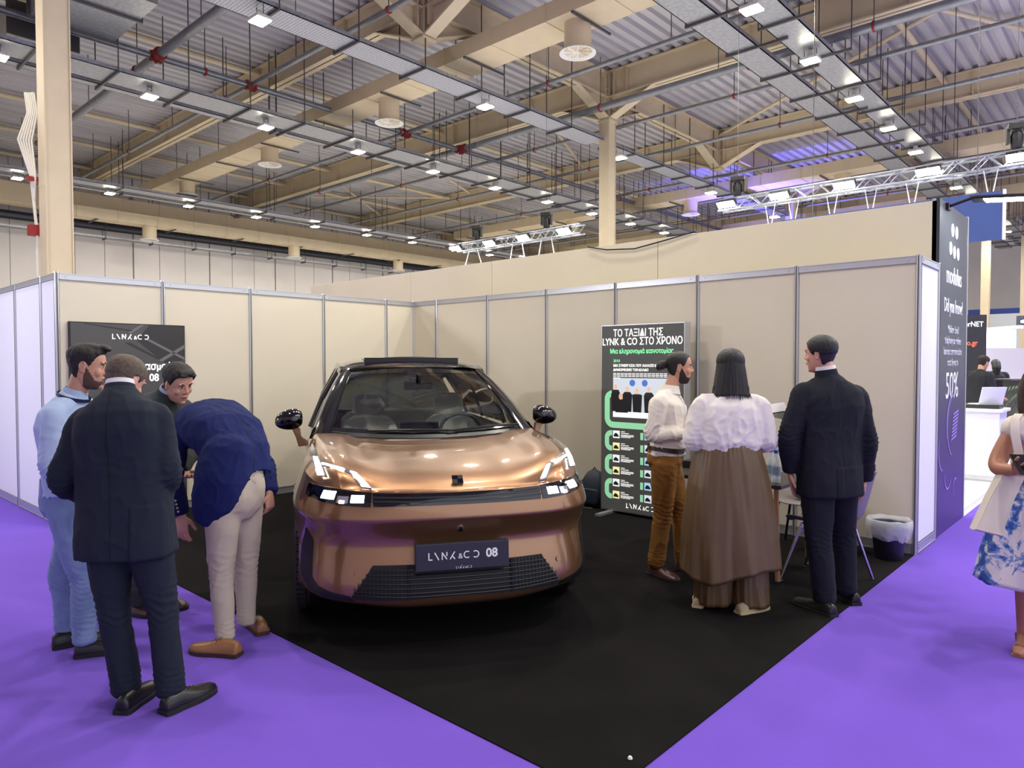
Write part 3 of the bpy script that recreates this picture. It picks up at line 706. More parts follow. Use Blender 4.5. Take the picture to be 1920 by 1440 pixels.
def car_body():
    mb=MB()
    full=[-s for s in reversed(SS[1:-1])]+SS
    G=[]
    nl=len(levels(0))
    for j in range(nl):
        G.append([bodyp(s,levels(s)[j]) for s in full])
    # wheel arch test
    n=len(full); base=0
    vs=[p for r in G for p in r]; fs=[]
    def inside(p):
        for yc,zc in WHEELS:
            if abs(p.x)>.6 and (p.y-yc)**2+(p.z-zc)**2<.415**2: return True
        return False
    for j in range(nl-1):
        for i in range(n):
            a=j*n+i; b=j*n+(i+1)%n; q=(a,b,b+n,a+n)
            c=(vs[a]+vs[b]+vs[b+n]+vs[a+n])/4
            if inside(c): continue
            fs.append(q)
    used=set(i for f in fs for i in f)
    # snap ragged arch edge to the circle
    for i in used:
        p=vs[i]
        for yc,zc in WHEELS:
            if abs(p.x)>.6:
                dx,dz=p.y-yc,p.z-zc; r=math.hypot(dx,dz)
                if r<.445 and r>1e-3: vs[i]=Vector((p.x,yc+dx/r*.425,zc+dz/r*.425)) if r<.425 else p
    mb.add(vs,fs)
    # top sheet: bonnet + fenders from the ring inwards
    SB=s_of_l(.70)
    def ring(s): return bodyp(s,ztop(s))
    cols=61; rows=26
    G=[]
    Bx=lambda u:u*.80; By=lambda u:1.18+.30*abs(u)**2.2
    for j in range(rows+1):
        t=j/rows; tt=t**1.4; r=[]
        for i in range(cols):
            u=-1+2*i/(cols-1); A=ring(u*SB); x=lerp(A.x,Bx(u),tt); y=lerp(A.y,By(u),tt)
            z=zbon(x,y); z=lerp(A.z,z,sstep(0,.12,t)) if t<.12 else z
            r.append(Vector((x,y,z)))
        G.append(r)
    mb.grid(G)
    # fender tops
    for sg in (-1,1):
        edge=[G[j][-1 if sg>0 else 0] for j in range(rows+1)]
        G2=[]
        for j,E_ in enumerate(edge):
            # matching ring point: march the arc from SB to arc at y=1.55
            s0=SB+(s_of_l(.945)+.35-SB)*(j/rows)**1.15
            A=ring(sg*s0); r=[]
            for k in range(9):
                q=k/8; x=lerp(E_.x,A.x,q); y=lerp(E_.y,A.y,q); z=lerp(E_.z,A.z,q)+ .035*math.sin(PI*q)*sstep(0,.3,j/rows)*(1-q*.3)
                r.append(Vector((x,y,z)))
            G2.append(r)
        mb.grid(G2)
    # shoulder deck behind the fenders up to the tail
    s1=s_of_l(.945)+.35
    G3=[]
    ks=[s1+(STOT-s1)*k/60 for k in range(61)]
    for sg in (-1,1):
        G3=[]
        for s in ks:
            A=ring(sg*s); inx=sg*max(0,abs(A.x)-.13); iy=A.y if A.y<4.5 else A.y-.12
            G3.append([A,Vector((lerp(A.x,inx,.5),lerp(A.y,iy,.5),A.z+.035)),Vector((inx,iy,A.z+.05))])
        mb.grid(G3)
    o=mb.build('body',copper,car,smooth=179,fix=False)
    bm=bmesh.new(); bm.from_mesh(o.data); bmesh.ops.remove_doubles(bm,verts=bm.verts,dist=.0012); bmesh.ops.recalc_face_normals(bm,faces=bm.faces); bm.to_mesh(o.data); bm.free()
    o.data.polygons.foreach_set('use_smooth',[True]*len(o.data.polygons))
    return o
car_body()
# under floor (dark)
MB().box(-.55,.55,.3,4.6,.21,.27).build('underbody',sblack,car)
mb=MB().box(-.6,.6,.3,.35,.26,.8).box(-.6,.6,.35,1.2,.78,.8).box(-.85,.85,1.45,3.2,.26,.5); mb.build('inner_shell',sblack,car)
for yc,zc in WHEELS:
    for sg in (-1,1):
        mb=MB(); M=Matrix.Translation((sg*.62,yc,zc))@Matrix.Rotation(PI/2,4,'Y'); mb.lathe([(.43,-.1),(.43,.22) ],n=40,caps=False,M=M if sg>0 else Matrix.Translation((sg*.62,yc,zc))@Matrix.Rotation(-PI/2,4,'Y')); mb.build('wheel_arch',sblack,car,smooth=60)
        mb=MB(); G=[[],[],[]]
        for k in range(41):
            a=R(-32+244*k/40); 
            for j,(rr,dx) in enumerate(((.408,0),(.44,.006),(.44,-.03))):
                yy=yc+rr*math.cos(a); zz=zc+rr*math.sin(a); sx=bodyp(sg*(1.2+yy) if 0 else sg*(s_of_l(.915)+(yy-.7)*1.0),max(.22,min(.95,zz))).x
                G[j].append(Vector((sx+sg*(dx+.004),yy,zz)))
        mb.grid(G); mb.build('arch_trim',sblack,car,smooth=60)
# conformal patches on the nose
def patch(name,m,top,bot,n=24,rows=3,off=.004,thick=.02,parent=car,mir=True,sub=None,k_off=None):
    """top/bot: lists of (s,z) control points of equal length, swept between"""
    outs=[]
    for sg in ((1,-1) if mir else (1,)):
        mb=MB(); G=[]; Gi=[]
        def samp(P,t):
            x=t*(len(P)-1); i=min(int(x),len(P)-2); f=x-i; return (lerp(P[i][0],P[i+1][0],f),lerp(P[i][1],P[i+1][1],f))
        for j in range(rows+1):
            r=[];ri=[]
            for i in range(n+1):
                a=samp(top,i/n); b=samp(bot,i/n); s=lerp(a[0],b[0],j/rows); z=lerp(a[1],b[1],j/rows)
                r.append(bodyp(sg*s,z,off)); ri.append(bodyp(sg*s,z,off-thick))
            G.append(r); Gi.append(ri)
        mb.grid(G)
        border=lambda g:[g[0][i] for i in range(n+1)]+[g[j][n] for j in range(1,rows+1)]+[g[rows][i] for i in range(n-1,-1,-1)]+[g[j][0] for j in range(rows-1,0,-1)]
        a,b=border(G),border(Gi); mb.rings([a,b],caps=False)
        o=mb.build(name,m,parent,smooth=50); outs.append(o)
    return outs
S=s_of_l
# black centre grille strip between the lamps
ST=[(-S(.5),.877),(-.3,.871),(0,.868),(.3,.871),(S(.5),.877)]; SBt=[(-S(.49),.805),(-.40,.80),(-.36,.808),(0,.808),(.36,.808),(.40,.80),(S(.49),.805)]
SBt=[(-S(.49),.806),(-.24,.806),(0,.806),(.24,.806),(S(.49),.806)]
patch('grille_strip',gblack,ST,SBt,n=60,mir=False,off=.003)
patch('grille_fin',mat('fin_grey',(50,52,56),.25,.3),[(a,z-.018) for a,z in ST],[(a,z-.026) for a,z in ST],n=60,rows=1,mir=False,off=.006)
patch('grille_fin',mat('fin_grey',(50,52,56),.25,.3),[(a,z-.04) for a,z in ST],[(a,z-.046) for a,z in ST],n=60,rows=1,mir=False,off=.006)
# lamp bars
s5,s86=S(.5),S(.895)
bars=patch('headlamp_bar',gblack,[(s5+.004,.880),(S(.7),.893),(s86,.900)],[(s5+.004,.806),(S(.7),.815),(s86-.03,.838)],n=24,off=.005)
led=mat('headlight_led',(255,255,255),.3,emis=(245,250,255),emis_s=14)
chrome=mat('chrome_reflector',(220,222,226),.12,1)
for b,sg in zip(bars,(1,-1)):
    def sub(nm,m,s0,s1,z0,z1,off,th=.01):
        mb=MB(); G=[];Gi=[]
        for j in range(3):
            G.append([bodyp(sg*lerp(s0,s1,i/6),lerp(z0,z1,j/2),off) for i in range(7)]); Gi.append([bodyp(sg*lerp(s0,s1,i/6),lerp(z0,z1,j/2),off-th) for i in range(7)])
        mb.grid(G); bd=lambda g:g[0]+[g[1][6]]+g[2][::-1]+[g[1][0]]; mb.rings([bd(G),bd(Gi)],caps=False)
        mb.build(nm,m,b)
    sub('lamp_module',led,S(.545),S(.62),.828,.866,.009); sub('lamp_module',led,S(.72),S(.795),.840,.880,.009)
    sub('reflector',chrome,S(.635),S(.70),.824,.86,.008); sub('lamp_module',led,S(.655),S(.685),.823,.838,.010)
# daytime running light on the bonnet edge: pi shape
def topp(l,d,off=.005):
    z=zbon(l,d); e=.01
    n=Vector((-(zbon(l+e,d)-zbon(l-e,d))/(2*e),-(zbon(l,d+e)-zbon(l,d-e))/(2*e),1)).normalized()
    return Vector((l,d,z))+n*off
lens=mat('drl_lens_dark',(120,120,122),.12,.3,coat=1)
def tstrip(name,m,A,B,off,parent,n=14,rows=2,th=.012):
    """A,B: (l,d) polylines of the two long edges"""
    def samp(P,t):
        x=t*(len(P)-1); i=min(int(x),len(P)-2); f=x-i; return (lerp(P[i][0],P[i+1][0],f),lerp(P[i][1],P[i+1][1],f))
    G=[];Gi=[]
    for j in range(rows+1):
        r=[];ri=[]
        for i in range(n+1):
            a=samp(A,i/n); b=samp(B,i/n); p=(lerp(a[0],b[0],j/rows),lerp(a[1],b[1],j/rows)); r.append(topp(*p,off)); ri.append(topp(*p,off-th))
        G.append(r);Gi.append(ri)
    mb=MB().grid(G); bd=lambda g:g[0]+[g[j][n] for j in range(1,rows+1)]+g[rows][-2::-1]+[g[j][0] for j in range(rows-1,0,-1)]
    mb.rings([bd(G),bd(Gi)],caps=False); return mb.build(name,m,parent,smooth=60)
for sg in (1,-1):
    q=lambda P:[(sg*a,b) for a,b in P]
    e=empty('daytime_light'); e.parent=car
    tstrip('lens',lens,q([(.79,.335),(.815,.48),(.835,.66),(.835,.95)]),q([(.735,.28),(.765,.44),(.80,.60),(.825,.93)]),.003,e)
    tstrip('lens',lens,q([(.80,.50),(.70,.36),(.605,.275)]),q([(.79,.43),(.69,.315),(.60,.235)]),.003,e)
    tstrip('lens',lens,q([(.545,.135),(.585,.20),(.62,.275)]),q([(.49,.12),(.53,.18),(.575,.26)]),.003,e)
    tstrip('led_bar',led,q([(.785,.33),(.80,.43),(.815,.56)]),q([(.75,.30),(.77,.40),(.79,.53)]),.007,e)
    tstrip('led_bar',led,q([(.765,.425),(.70,.345),(.635,.285)]),q([(.76,.40),(.70,.325),(.64,.268)]),.007,e)
    tstrip('led_bar',led,q([(.54,.15),(.575,.205),(.605,.26)]),q([(.505,.138),(.54,.19),(.575,.245)]),.007,e)
# bonnet shut line
for sg in (1,-1):
    tstrip('bonnet_gap',sblack,[(sg*.83,.97),(sg*.81,1.2),(sg*.80,1.42)],[(sg*.826,.97),(sg*.806,1.2),(sg*.796,1.42)],.001,car)
# nose badge on the bonnet
M=Matrix.Translation((0,.135,.925))@Matrix.Rotation(R(50),4,'X')
MB().box(-.032,.032,-.028,.028,0,.008,M).build('badge',gblack,car,bevel=.002); MB().box(-.03,-.002,-.026,.0,.008,.010,M).box(.002,.03,.002,.026,.008,.010,M).build('badge_square',mat('badge_grey',(60,60,62),.3,.5),car)
# camera dot and parking sensors
def disc(name,m,s,z,r,off=.003,parent=car):
    c=bodyp(s,z,off); a=bodyp(s+.02,z,off)-bodyp(s-.02,z,off); b=bodyp(s,z+.02,off)-bodyp(s,z-.02,off); a.normalize(); b.normalize(); n=a.cross(b).normalized()
    if n.dot(Vector((0,-1,0)))<0: n=-n
    pts=[c+(a*math.cos(2*PI*k/16)+b*math.sin(2*PI*k/16))*r for k in range(16)]
    return MB().rings([[p-n*.01 for p in pts],[p+n*.003 for p in pts]]).build(name,m,parent)
disc('front_camera',chrome,0,.665,.02); disc('camera_lens',gblack,0,.665,.013,.006)
for s in (-.62,.62): disc('parking_sensor',copper,s,.43,.016,.003)
# black boomerang vents and lower line
patch('corner_vent',mat('vent_black',(8,8,9),.5),[(S(.885),.64),(S(.905),.56),(S(.91),.46),(S(.90),.36),(S(.85),.285),(S(.76),.258),(S(.6),.256)],
      [(S(.88),.638),(S(.855),.57),(S(.845),.47),(S(.835),.37),(S(.80),.325),(S(.72),.30),(S(.62),.285)],n=48,rows=3,off=.003,thick=.02)
# lower grille: trapezoid
LG=patch('lower_grille',mat('grille_back',(5,5,6),.6),[(-.50,.475),(0,.47),(.50,.475)],[(-.63,.262),(-.3,.282),(0,.29),(.3,.282),(.63,.262)],n=48,rows=6,mir=False,off=.002,thick=.02)[0]
bar=mat('grille_bar_black',(9,9,10),.25)
for i,z in enumerate((.445,.42,.395,.37,.345,.32,.30)):
    w=lerp(.50,.64,(.475-z)/.19)-.02
    mb=MB(); 
    for k in range(40):
        a=bodyp(lerp(-w,w,k/40),z,.010); b=bodyp(lerp(-w,w,(k+1)/40),z,.010)
        mb.tube(a,b,.0045,n=5,caps=False)
    mb.build('grille_bar',bar,LG)
gmsh=(MB(),MB()); k=0; s=-.60
while s<.605:
    zt=.47 if abs(s)<.5 else lerp(.475,.29,(abs(s)-.5)/.14)
    if zt>.33 and abs(s)>.3: gmsh[s>0].tube(bodyp(s,.292,.008),bodyp(s,zt,.008),.0025,n=4)
    s+=.022
[q_.build('grille_mesh',bar,LG) for q_ in gmsh]
for s_ in (-.3,.3): MB().tube(bodyp(s_,.29,.012),bodyp(s_,.47,.012),.006,n=6).build('grille_divider',bar,LG)
# lip in lower valance
patch('valance',sblack,[(-.85,.222),(0,.222),(.85,.222)],[(-.85,.202),(0,.202),(.85,.202)],n=40,rows=1,mir=False,off=.002)
# number plate
pl=empty('number_plate',(0,-.02,.525)); pl.parent=car
Mp=Matrix.Rotation(R(-3),4,'X')
MB().box(-.265,.265,-.02,.03,-.075,.075,Mp).build('plate_board',mat('plate_dark',(40,42,52),.4),pl,bevel=.004)
PM=lambda x,z:Mp@Matrix.Translation((x,-.021,z))@Matrix(((1,0,0,0),(0,0,-1,0),(0,1,0,0),(0,0,0,1)))
whp2=mat('plate_white',(245,245,240),.4)
greek_logo(.042,pl,PM(-.195,-.014),whp2); txt('08',.068,'wordmark',whp2,pl,PM(.165,.007),bold=.002); greek_logo(.013,pl,PM(-.04,-.068),whp2)
# ---------------- greenhouse
glass=bpy.data.materials.new('car_glass'); glass.use_nodes=True; nt=glass.node_tree; nt.nodes.remove(nt.nodes['Principled BSDF'])
tr=nt.nodes.new('ShaderNodeBsdfTransparent'); tr.inputs[0].default_value=(.88,.92,.9,1); gl=nt.nodes.new('ShaderNodeBsdfGlossy'); gl.inputs['Roughness'].default_value=.01
fr=nt.nodes.new('ShaderNodeFresnel'); fr.inputs[0].default_value=1.52; mx=nt.nodes.new('ShaderNodeMixShader'); nt.links.new(fr.outputs[0],mx.inputs[0]); nt.links.new(tr.outputs[0],mx.inputs[1]); nt.links.new(gl.outputs[0],mx.inputs[2]); nt.links.new(mx.outputs[0],nt.nodes['Material Output'].inputs[0])
glass2=glass.copy(); glass2.name='tinted_glass'; [setattr(n.inputs[0],'default_value',(.10,.12,.12,1)) for n in glass2.node_tree.nodes if n.type=='BSDF_TRANSPARENT']
privacy=mat('privacy_glass',(10,12,13),.04,0,coat=1)
def wsp(u,v,off=0):
    "windscreen: u -1..1, v 0 base..1 top"
    x0=.80*u; y0=1.20+.27*abs(u)**2.0; z0=1.072+.028*u*u
    x1=.60*u; y1=2.22+.12*abs(u)**2.0; z1=1.565-.03*u*u
    x=lerp(x0,x1,v); y=lerp(y0,y1,v); z=lerp(z0,z1,v)+.03*math.sin(PI*v)
    n=Vector((.15*u,-.42,.9)).normalized()
    return Vector((x,y,z))+n*off
def wgrid(u0,u1,v0,v1,nu,nv,off): return [[wsp(lerp(u0,u1,i/nu),lerp(v0,v1,j/nv),off) for i in range(nu+1)] for j in range(nv+1)]
MB().grid(wgrid(-.97,.97,.0,1,30,14,0)).build('windscreen',glass,car,smooth=179)
# black frit border
mb=MB()
mb.grid(wgrid(-.97,.97,0,.07,30,2,.002)); mb.grid(wgrid(-.97,.97,.90,1,30,2,.002)); mb.grid(wgrid(-.97,-.89,.07,.9,3,12,.002)); mb.grid(wgrid(.89,.97,.07,.9,3,12,.002))
mb.grid(wgrid(-.13,.13,.76,.91,6,3,.003))
mb.build('windscreen_border',gblack,car,smooth=179)
# A pillars
for sg in (-1,1):
    mb=MB(); rg=[]
    for j in range(15):
        v=-.04+1.06*j/14; a=wsp(sg*.90,v,.008); b=wsp(sg*1.06,v,.0)+Vector((0,0,-.004)); c=b+Vector((sg*.012,.085,-.035)); d=a+Vector((0,.05,-.035)); m_=(a+b)/2+Vector((sg*.006,-.012,.014))
        rg.append([a,m_,b,c,d])
    mb.rings(rg); mb.build('pillar',gblack,car,smooth=50)
# cowl and wipers
mb=MB(); G=[[],[]]
for i in range(31):
    u=-1+i/15; G[0].append(Vector((.80*u,1.175+.30*abs(u)**2.2,1.066+.024*u*u))); G[1].append(wsp(u*.98,.02,.004))
mb.grid(G); mb.build('cowl',sblack,car,smooth=60)
for x0,x1,y in ((-.45,.2,.0),(.12,.72,.02)):
    mb=MB(); mb.path([wsp(x0/.8,.03,.02),wsp((x0+x1)/1.6,.045,.022),wsp(x1/.8,.03,.02)],.009,6); mb.build('wiper',sblack,car)
# roof
def roofp(u,t,off=0):
    y=lerp(2.22+.12*u*u,4.35,t)
    zc=tabs([(2.2,1.567),(2.4,1.617),(2.7,1.652),(3.1,1.668),(3.5,1.655),(3.9,1.615),(4.35,1.53)],y)
    w=tabs([(2.2,.60),(2.8,.635),(3.4,.63),(4.0,.59),(4.35,.55)],y)
    a=abs(u); return Vector((w*u,y,zc-.035*a**2-.03*a**8+off))
RG=[[roofp(-1+i/12,j/24) for i in range(25)] for j in range(25)]
mb=MB().grid([r[:5] for r in RG]+[]) if 0 else MB()
mb.grid([r for r in RG[:4]]).grid([r for r in RG[16:]]).grid([r[:5] for r in RG[3:17]]).grid([r[20:] for r in RG[3:17]]); mb.build('roof',gblack,car,smooth=179)
# raised sunroof panel
mb=MB()
def sun(u,t,off): p=roofp(u*.66,lerp(.14,.62,t),0); return Vector((p.x,p.y,lerp(1.664,1.684,t)-.02*u*u+off))
A=[[sun(-1+i/8,j/8,0) for i in range(17)] for j in range(9)]; B=[[sun(-1+i/8,j/8,-.012) for i in range(17)] for j in range(9)]
mb.grid(A).grid(B); bd=lambda g:g[0]+[g[j][16] for j in range(1,9)]+g[8][-2::-1]+[g[j][0] for j in range(7,0,-1)]; mb.rings([bd(A),bd(B)],caps=False); mb.build('sunroof_panel',gblack,car,smooth=40)
mb=MB()
mb.box(-.42,.42,2.47,2.49,1.61,1.655); mb.build('sunroof_deflector',sblack,car)
for sg in (-1,1): MB().tube(roofp(sg*.64,.40,-.02),sun(sg*.9,.55,-.01),.012,n=6).build('sunroof_arm',sblack,car)
# sides of the greenhouse: rail, windows, rear
for sg in (-1,1):
    rg=[]
    for j in range(25):
        p=roofp(sg,j/24); rg.append([p+Vector((-sg*.03,0,.012)),p+Vector((sg*.015,0,.012)),p+Vector((sg*.035,0,-.03)),p+Vector((sg*.0,0,-.05))])
    MB().rings(rg).build('roof_rail_trim',gblack,car,smooth=50)
    # belt line point at y
    belt=lambda y:Vector((sg*tab([(1.45,.80),(1.9,.865),(2.6,.885),(3.6,.875),(4.3,.80),(4.6,.7)],y),y,1.045))
    top=lambda y:(wsp(sg*1.0,(y-1.47)/(2.34-1.47)) if y<2.34 else roofp(sg,(y-2.34)/(4.35-2.34)))
    G=[[],[],[]]
    for k in range(40):
        y=1.50+(4.25-1.50)*k/39; a=top(y)+Vector((sg*.01,0,-.02)); b=belt(y); G[0].append(a); G[1].append((a+b)/2+Vector((sg*.02,0,0))); G[2].append(b)
    MB().grid(G).build('side_window',glass2,car,smooth=179)
    mb=MB()
    for k in range(3):
        y=(2.55,3.5,4.1)[k]; a=top(y)+Vector((sg*.012,0,-.02)); b=belt(y+.05)+Vector((sg*.004,0,0)); m_=(a+b)/2+Vector((sg*.024,0,0)); mb.path([a,m_,b],.022,6)
    mb.build('window_pillar',gblack,car)
G=[[],[],[]]
for i in range(21):
    u=-1+i/10; p=roofp(u,1); q=Vector((u*.78,4.68-.08*u*u,1.06)); G[0].append(p); G[1].append((p+q)/2+Vector((0,.03,.02))); G[2].append(q)
MB().grid(G).build('rear_window',glass2,car,smooth=179)
# ---------------- mirrors
for sg in (-1,1):
    e=empty('wing_mirror',(sg*1.0,1.74,1.17)); e.parent=car
    mb=MB(); rg=[]
    for k in range(11):
        t=.01+.98*k/10; x=lerp(-.085,.125,t)*sg; q=math.sqrt(max(.01,1-((t-.36)/.66)**2)) if t>.36 else math.sqrt(max(.01,1-((.36-t)/.40)**2)); h=.090*q; dep=.08*q
        rg.append([Vector((x,-dep*math.cos(a)*(1.2 if math.cos(a)>0 else .5),h*math.sin(a)*(1 if math.sin(a)>0 else .85)+.02*(.5-t))) for a in [2*PI*j/16 for j in range(16)]])
    mb.rings(rg); o=mb.build('mirror_cap',gblack,e,smooth=179); sm=o.modifiers.new('s','SUBSURF'); sm.levels=1; sm.render_levels=1
    mb=MB(); mb.rings([[Vector((sg*x,y,z)) for x,y,z in P] for P in ([(-.06,-.03,-.06),(0,-.03,-.06),(0,.03,-.06),(-.06,.03,-.06)],[(-.07,-.03,-.13),(-.03,-.03,-.13),(-.03,.03,-.13),(-.07,.03,-.13)],[(-.15,-.05,-.19),(-.05,-.04,-.20),(-.05,.03,-.20),(-.15,.03,-.19)])])
    mb.build('mirror_stalk',copper,e,smooth=40)
    MB().box(*sorted((sg*-.05,sg*.02)),-.03,.03,-.06,-.035).build('mirror_base',sblack,e)
# ---------------- wheels
tyre_m=mat('tyre_rubber',(52,52,54),.75,bump=.2,bump_scale=80); rim_m=mat('dark_rim',(70,72,76),.25,.9)
def wheel(x,y,rz):
    e=empty('wheel',(x,y,.372)); e.parent=car; e.rotation_euler=(0,0,rz)
    mb=MB(); prof=[(.262,-.115),(.30,-.122),(.345,-.122),(.366,-.105),(.371,-.08),(.372,0),(.371,.08),(.366,.105),(.345,.122),(.30,.122),(.262,.115)]
    M=Matrix.Rotation(PI/2,4,'Y'); mb.lathe(prof,n=64,caps=False,M=M); t=mb.build('tyre',tyre_m,e,smooth=50)
    mb=MB()
    for xx in (-.055,-.018,.018,.055): mb.lathe([(.3735,-.003),(.3735,.003)],n=64,caps=False,M=Matrix.Translation((xx,0,0))@M)
    for k in range(56):
        a=2*PI*k/56
        for x0,x1 in ((-.112,-.058),(.058,.112)):
            Mk=Matrix.Rotation(a,4,'X'); mb.box(x0,x1,-.003,.003,.362,.3728,Mk)
    mb.build('tread_groove',mat('groove_black',(4,4,4),.9),t)
    mb=MB().lathe([(.262,-.11),(.25,-.1),(.235,.0),(.25,.1),(.262,.11)],n=40,caps=False,M=M); rim=mb.build('rim',rim_m,e,smooth=50)
    mb=MB()
    s=1 if x>0 else -1
    for k in range(5):
        for da in (-.12,.12):
            a=2*PI*k/5+da; mb.tube((s*.09,.05*math.cos(a),.05*math.sin(a)),(s*.075,.25*math.cos(a+da*.6),.25*math.sin(a+da*.6)),.02,.014,n=6)
    mb.lathe([(.07,-.02),(.07,.03),(.03,.04)],n=20,M=Matrix.Translation((s*.08,0,0))@M); mb.build('spokes',rim_m,rim)
    MB().lathe([(.16,-.01),(.16,.01)],n=24,M=Matrix.Translation((s*.0,0,0))@M).build('brake_disc',alu,rim)
for x,y in ((-.812,.93),(.812,.93),(-.812,3.78),(.812,3.78)): wheel(x,y,0)
# ---------------- interior
cream=mat('cream_upholstery',(240,236,218),.7,bump=.1,bump_scale=200); dash=mat('dash_dark',(34,38,40),.6)
def rbox(mb,c,sz,M=None,p=4.0,n=20,mrows=8):
    rg=[]
    for j in range(mrows+1):
        ph=-PI/2+PI*j/mrows; cz=math.copysign(abs(math.sin(ph))**(2/p),math.sin(ph)); cr_=abs(math.cos(ph))**(2/p)
        r=[]
        for k in range(n):
            a=2*PI*k/n; r.append(Vector((c[0]+sz[0]/2*cr_*math.copysign(abs(math.cos(a))**(2/p),math.cos(a)),c[1]+sz[1]/2*cr_*math.copysign(abs(math.sin(a))**(2/p),math.sin(a)),c[2]+sz[2]/2*cz)))
        if M is not None: r=[M@q for q in r]
        rg.append(r)
    mb.rings(rg)
for x in (-.37,.37):
    e=empty('front_seat',(x,2.45,.0)); e.parent=car
    mb=MB(); Mb=Matrix.Translation((0,.08,.62))@Matrix.Rotation(R(-16),4,'X')
    rbox(mb,(0,0,.24),(.54,.17,.60),Mb,p=3.2); rbox(mb,(-.2,-.05,.2),(.12,.16,.48),Mb,p=3); rbox(mb,(.2,-.05,.2),(.12,.16,.48),Mb,p=3); mb.build('seat_back',cream,e,smooth=179)
    mb=MB(); rbox(mb,(0,.02,.63),(.29,.12,.22),Mb,p=3.2); mb.build('headrest',cream,e,smooth=179)
    mb=MB(); rbox(mb,(0,-.2,.55),(.52,.55,.18),None,p=4); mb.build('seat_cushion',cream,e,smooth=179)
    MB().tube((-.07,.21,1.05),(-.07,.23,1.2),.008).tube((.07,.21,1.05),(.07,.23,1.2),.008).build('headrest_post',chrome,e)
mb=MB(); rbox(mb,(0,3.45,.85),(1.25,.2,.6),None,p=5,n=24); o=mb.build('rear_seat',cream,car,smooth=179)
mb=MB(); rbox(mb,(0,1.72,.93),(1.5,.6,.20),None,p=5,n=32); mb.build('dashboard',dash,car,smooth=179)
MB().box(-.75,.75,1.22,1.6,.97,1.03).build('dash_top',dash,car,bevel=.01)
MB().box(-.16,.16,1.93,1.95,1.0,1.12).build('centre_screen',gblack,car,bevel=.004)
Ms=Matrix.Translation((.37,2.02,1.02))@Matrix.Rotation(R(62),4,'X'); mb=MB(); ring=[Ms@Vector((.185*math.cos(2*PI*k/32),.17*math.sin(2*PI*k/32),0)) for k in range(33)]; mb.path(ring,.016,8,caps=False); mb.path([Ms@Vector((-.17,0,0)),Ms@Vector((0,0,.02)),Ms@Vector((.17,0,0))],.022,8); mb.build('steering_wheel',dash,car,smooth=179)
MB().bbox((0,2.0,1.42),(.24,.03,.07)).tube((0,2.0,1.44),(0,1.98,1.52),.02).build('rear_view_mirror',gblack,car,bevel=.01)
for sg in (-1,1):
    G=[[wsp(sg*.90,v,-.03) for v in [i/8 for i in range(9)]],[wsp(sg*1.0,v,-.03)+Vector((0,.1,-.02)) for v in [i/8 for i in range(9)]]]
    MB().grid(G).build('pillar_trim',mat('cream_trim',(205,200,182),.7),car,smooth=179)
MB().grid([[roofp(-.95+1.9*i/10,.66+.34*j/8,-.04) for i in range(11)] for j in range(9)]).build('headlining',mat('cream_trim',(205,200,182),.7),car,smooth=179)
MB().box(-.86,.86,1.5,4.2,.52,.56).build('cabin_floor',dash,car)
for sg in (-1,1): MB().box(*sorted((sg*.84,sg*.80)),1.5,4.2,.5,1.04).build('door_card',mat('cream_trim',(205,200,182),.7),car)
# ================================================================ PEOPLE
V=Vector
def solid(mbs,voxel,smooth=3,factor=.5,name='m'):
    "union of closed shapes -> voxel remeshed, smoothed mesh data (list verts, faces)"
    mb=MB()
    for m in (mbs if isinstance(mbs,list) else [mbs]): mb.add(m.v,m.f)
    me=bpy.data.meshes.new(name); me.from_pydata(mb.v,[],mb.f)
    bm=bmesh.new(); bm.from_mesh(me)
    bmesh.ops.recalc_face_normals(bm,faces=bm.faces); bm.to_mesh(me); bm.free()
    o=bpy.data.objects.new(name,me); COL.objects.link(o)
    r=o.modifiers.new('r','REMESH'); r.mode='VOXEL'; r.voxel_size=voxel
    if smooth: s=o.modifiers.new('s','SMOOTH'); s.factor=factor; s.iterations=smooth
    bpy.context.view_layer.update()
    m2=bpy.data.meshes.new_from_object(o.evaluated_get(bpy.context.evaluated_depsgraph_get()))
    bpy.data.objects.remove(o); bpy.data.meshes.remove(me)
    return m2
def link(me,name,m,parent):
    me.name=name; me.materials.clear(); me.materials.append(m); me.polygons.foreach_set('use_smooth',[True]*len(me.polygons))
    o=bpy.data.objects.new(name,me); COL.objects.link(o); o.parent=parent; return o
def joinmesh(ms):
    bm=bmesh.new()
    for m in ms: bm.from_mesh(m)
    me=bpy.data.meshes.new('j'); bm.to_mesh(me); bm.free()
    for m in ms: bpy.data.meshes.remove(m)
    return me
def crm(P,k=6):
    P=[V(p) for p in P]; out=[]
    for i in range(len(P)-1):
        p0=P[max(i-1,0)];p1=P[i];p2=P[i+1];p3=P[min(i+2,len(P)-1)]
        if i==0: p0=p1*2-p2
        if i==len(P)-2: p3=p2*2-p1
        for j in range(k):
            t=j/k; out.append(.5*((2*p1)+(-p0+p2)*t+(2*p0-5*p1+4*p2-p3)*t*t+(-p0+3*p1-3*p2+p3)*t**3))
    out.append(P[-1]); return out
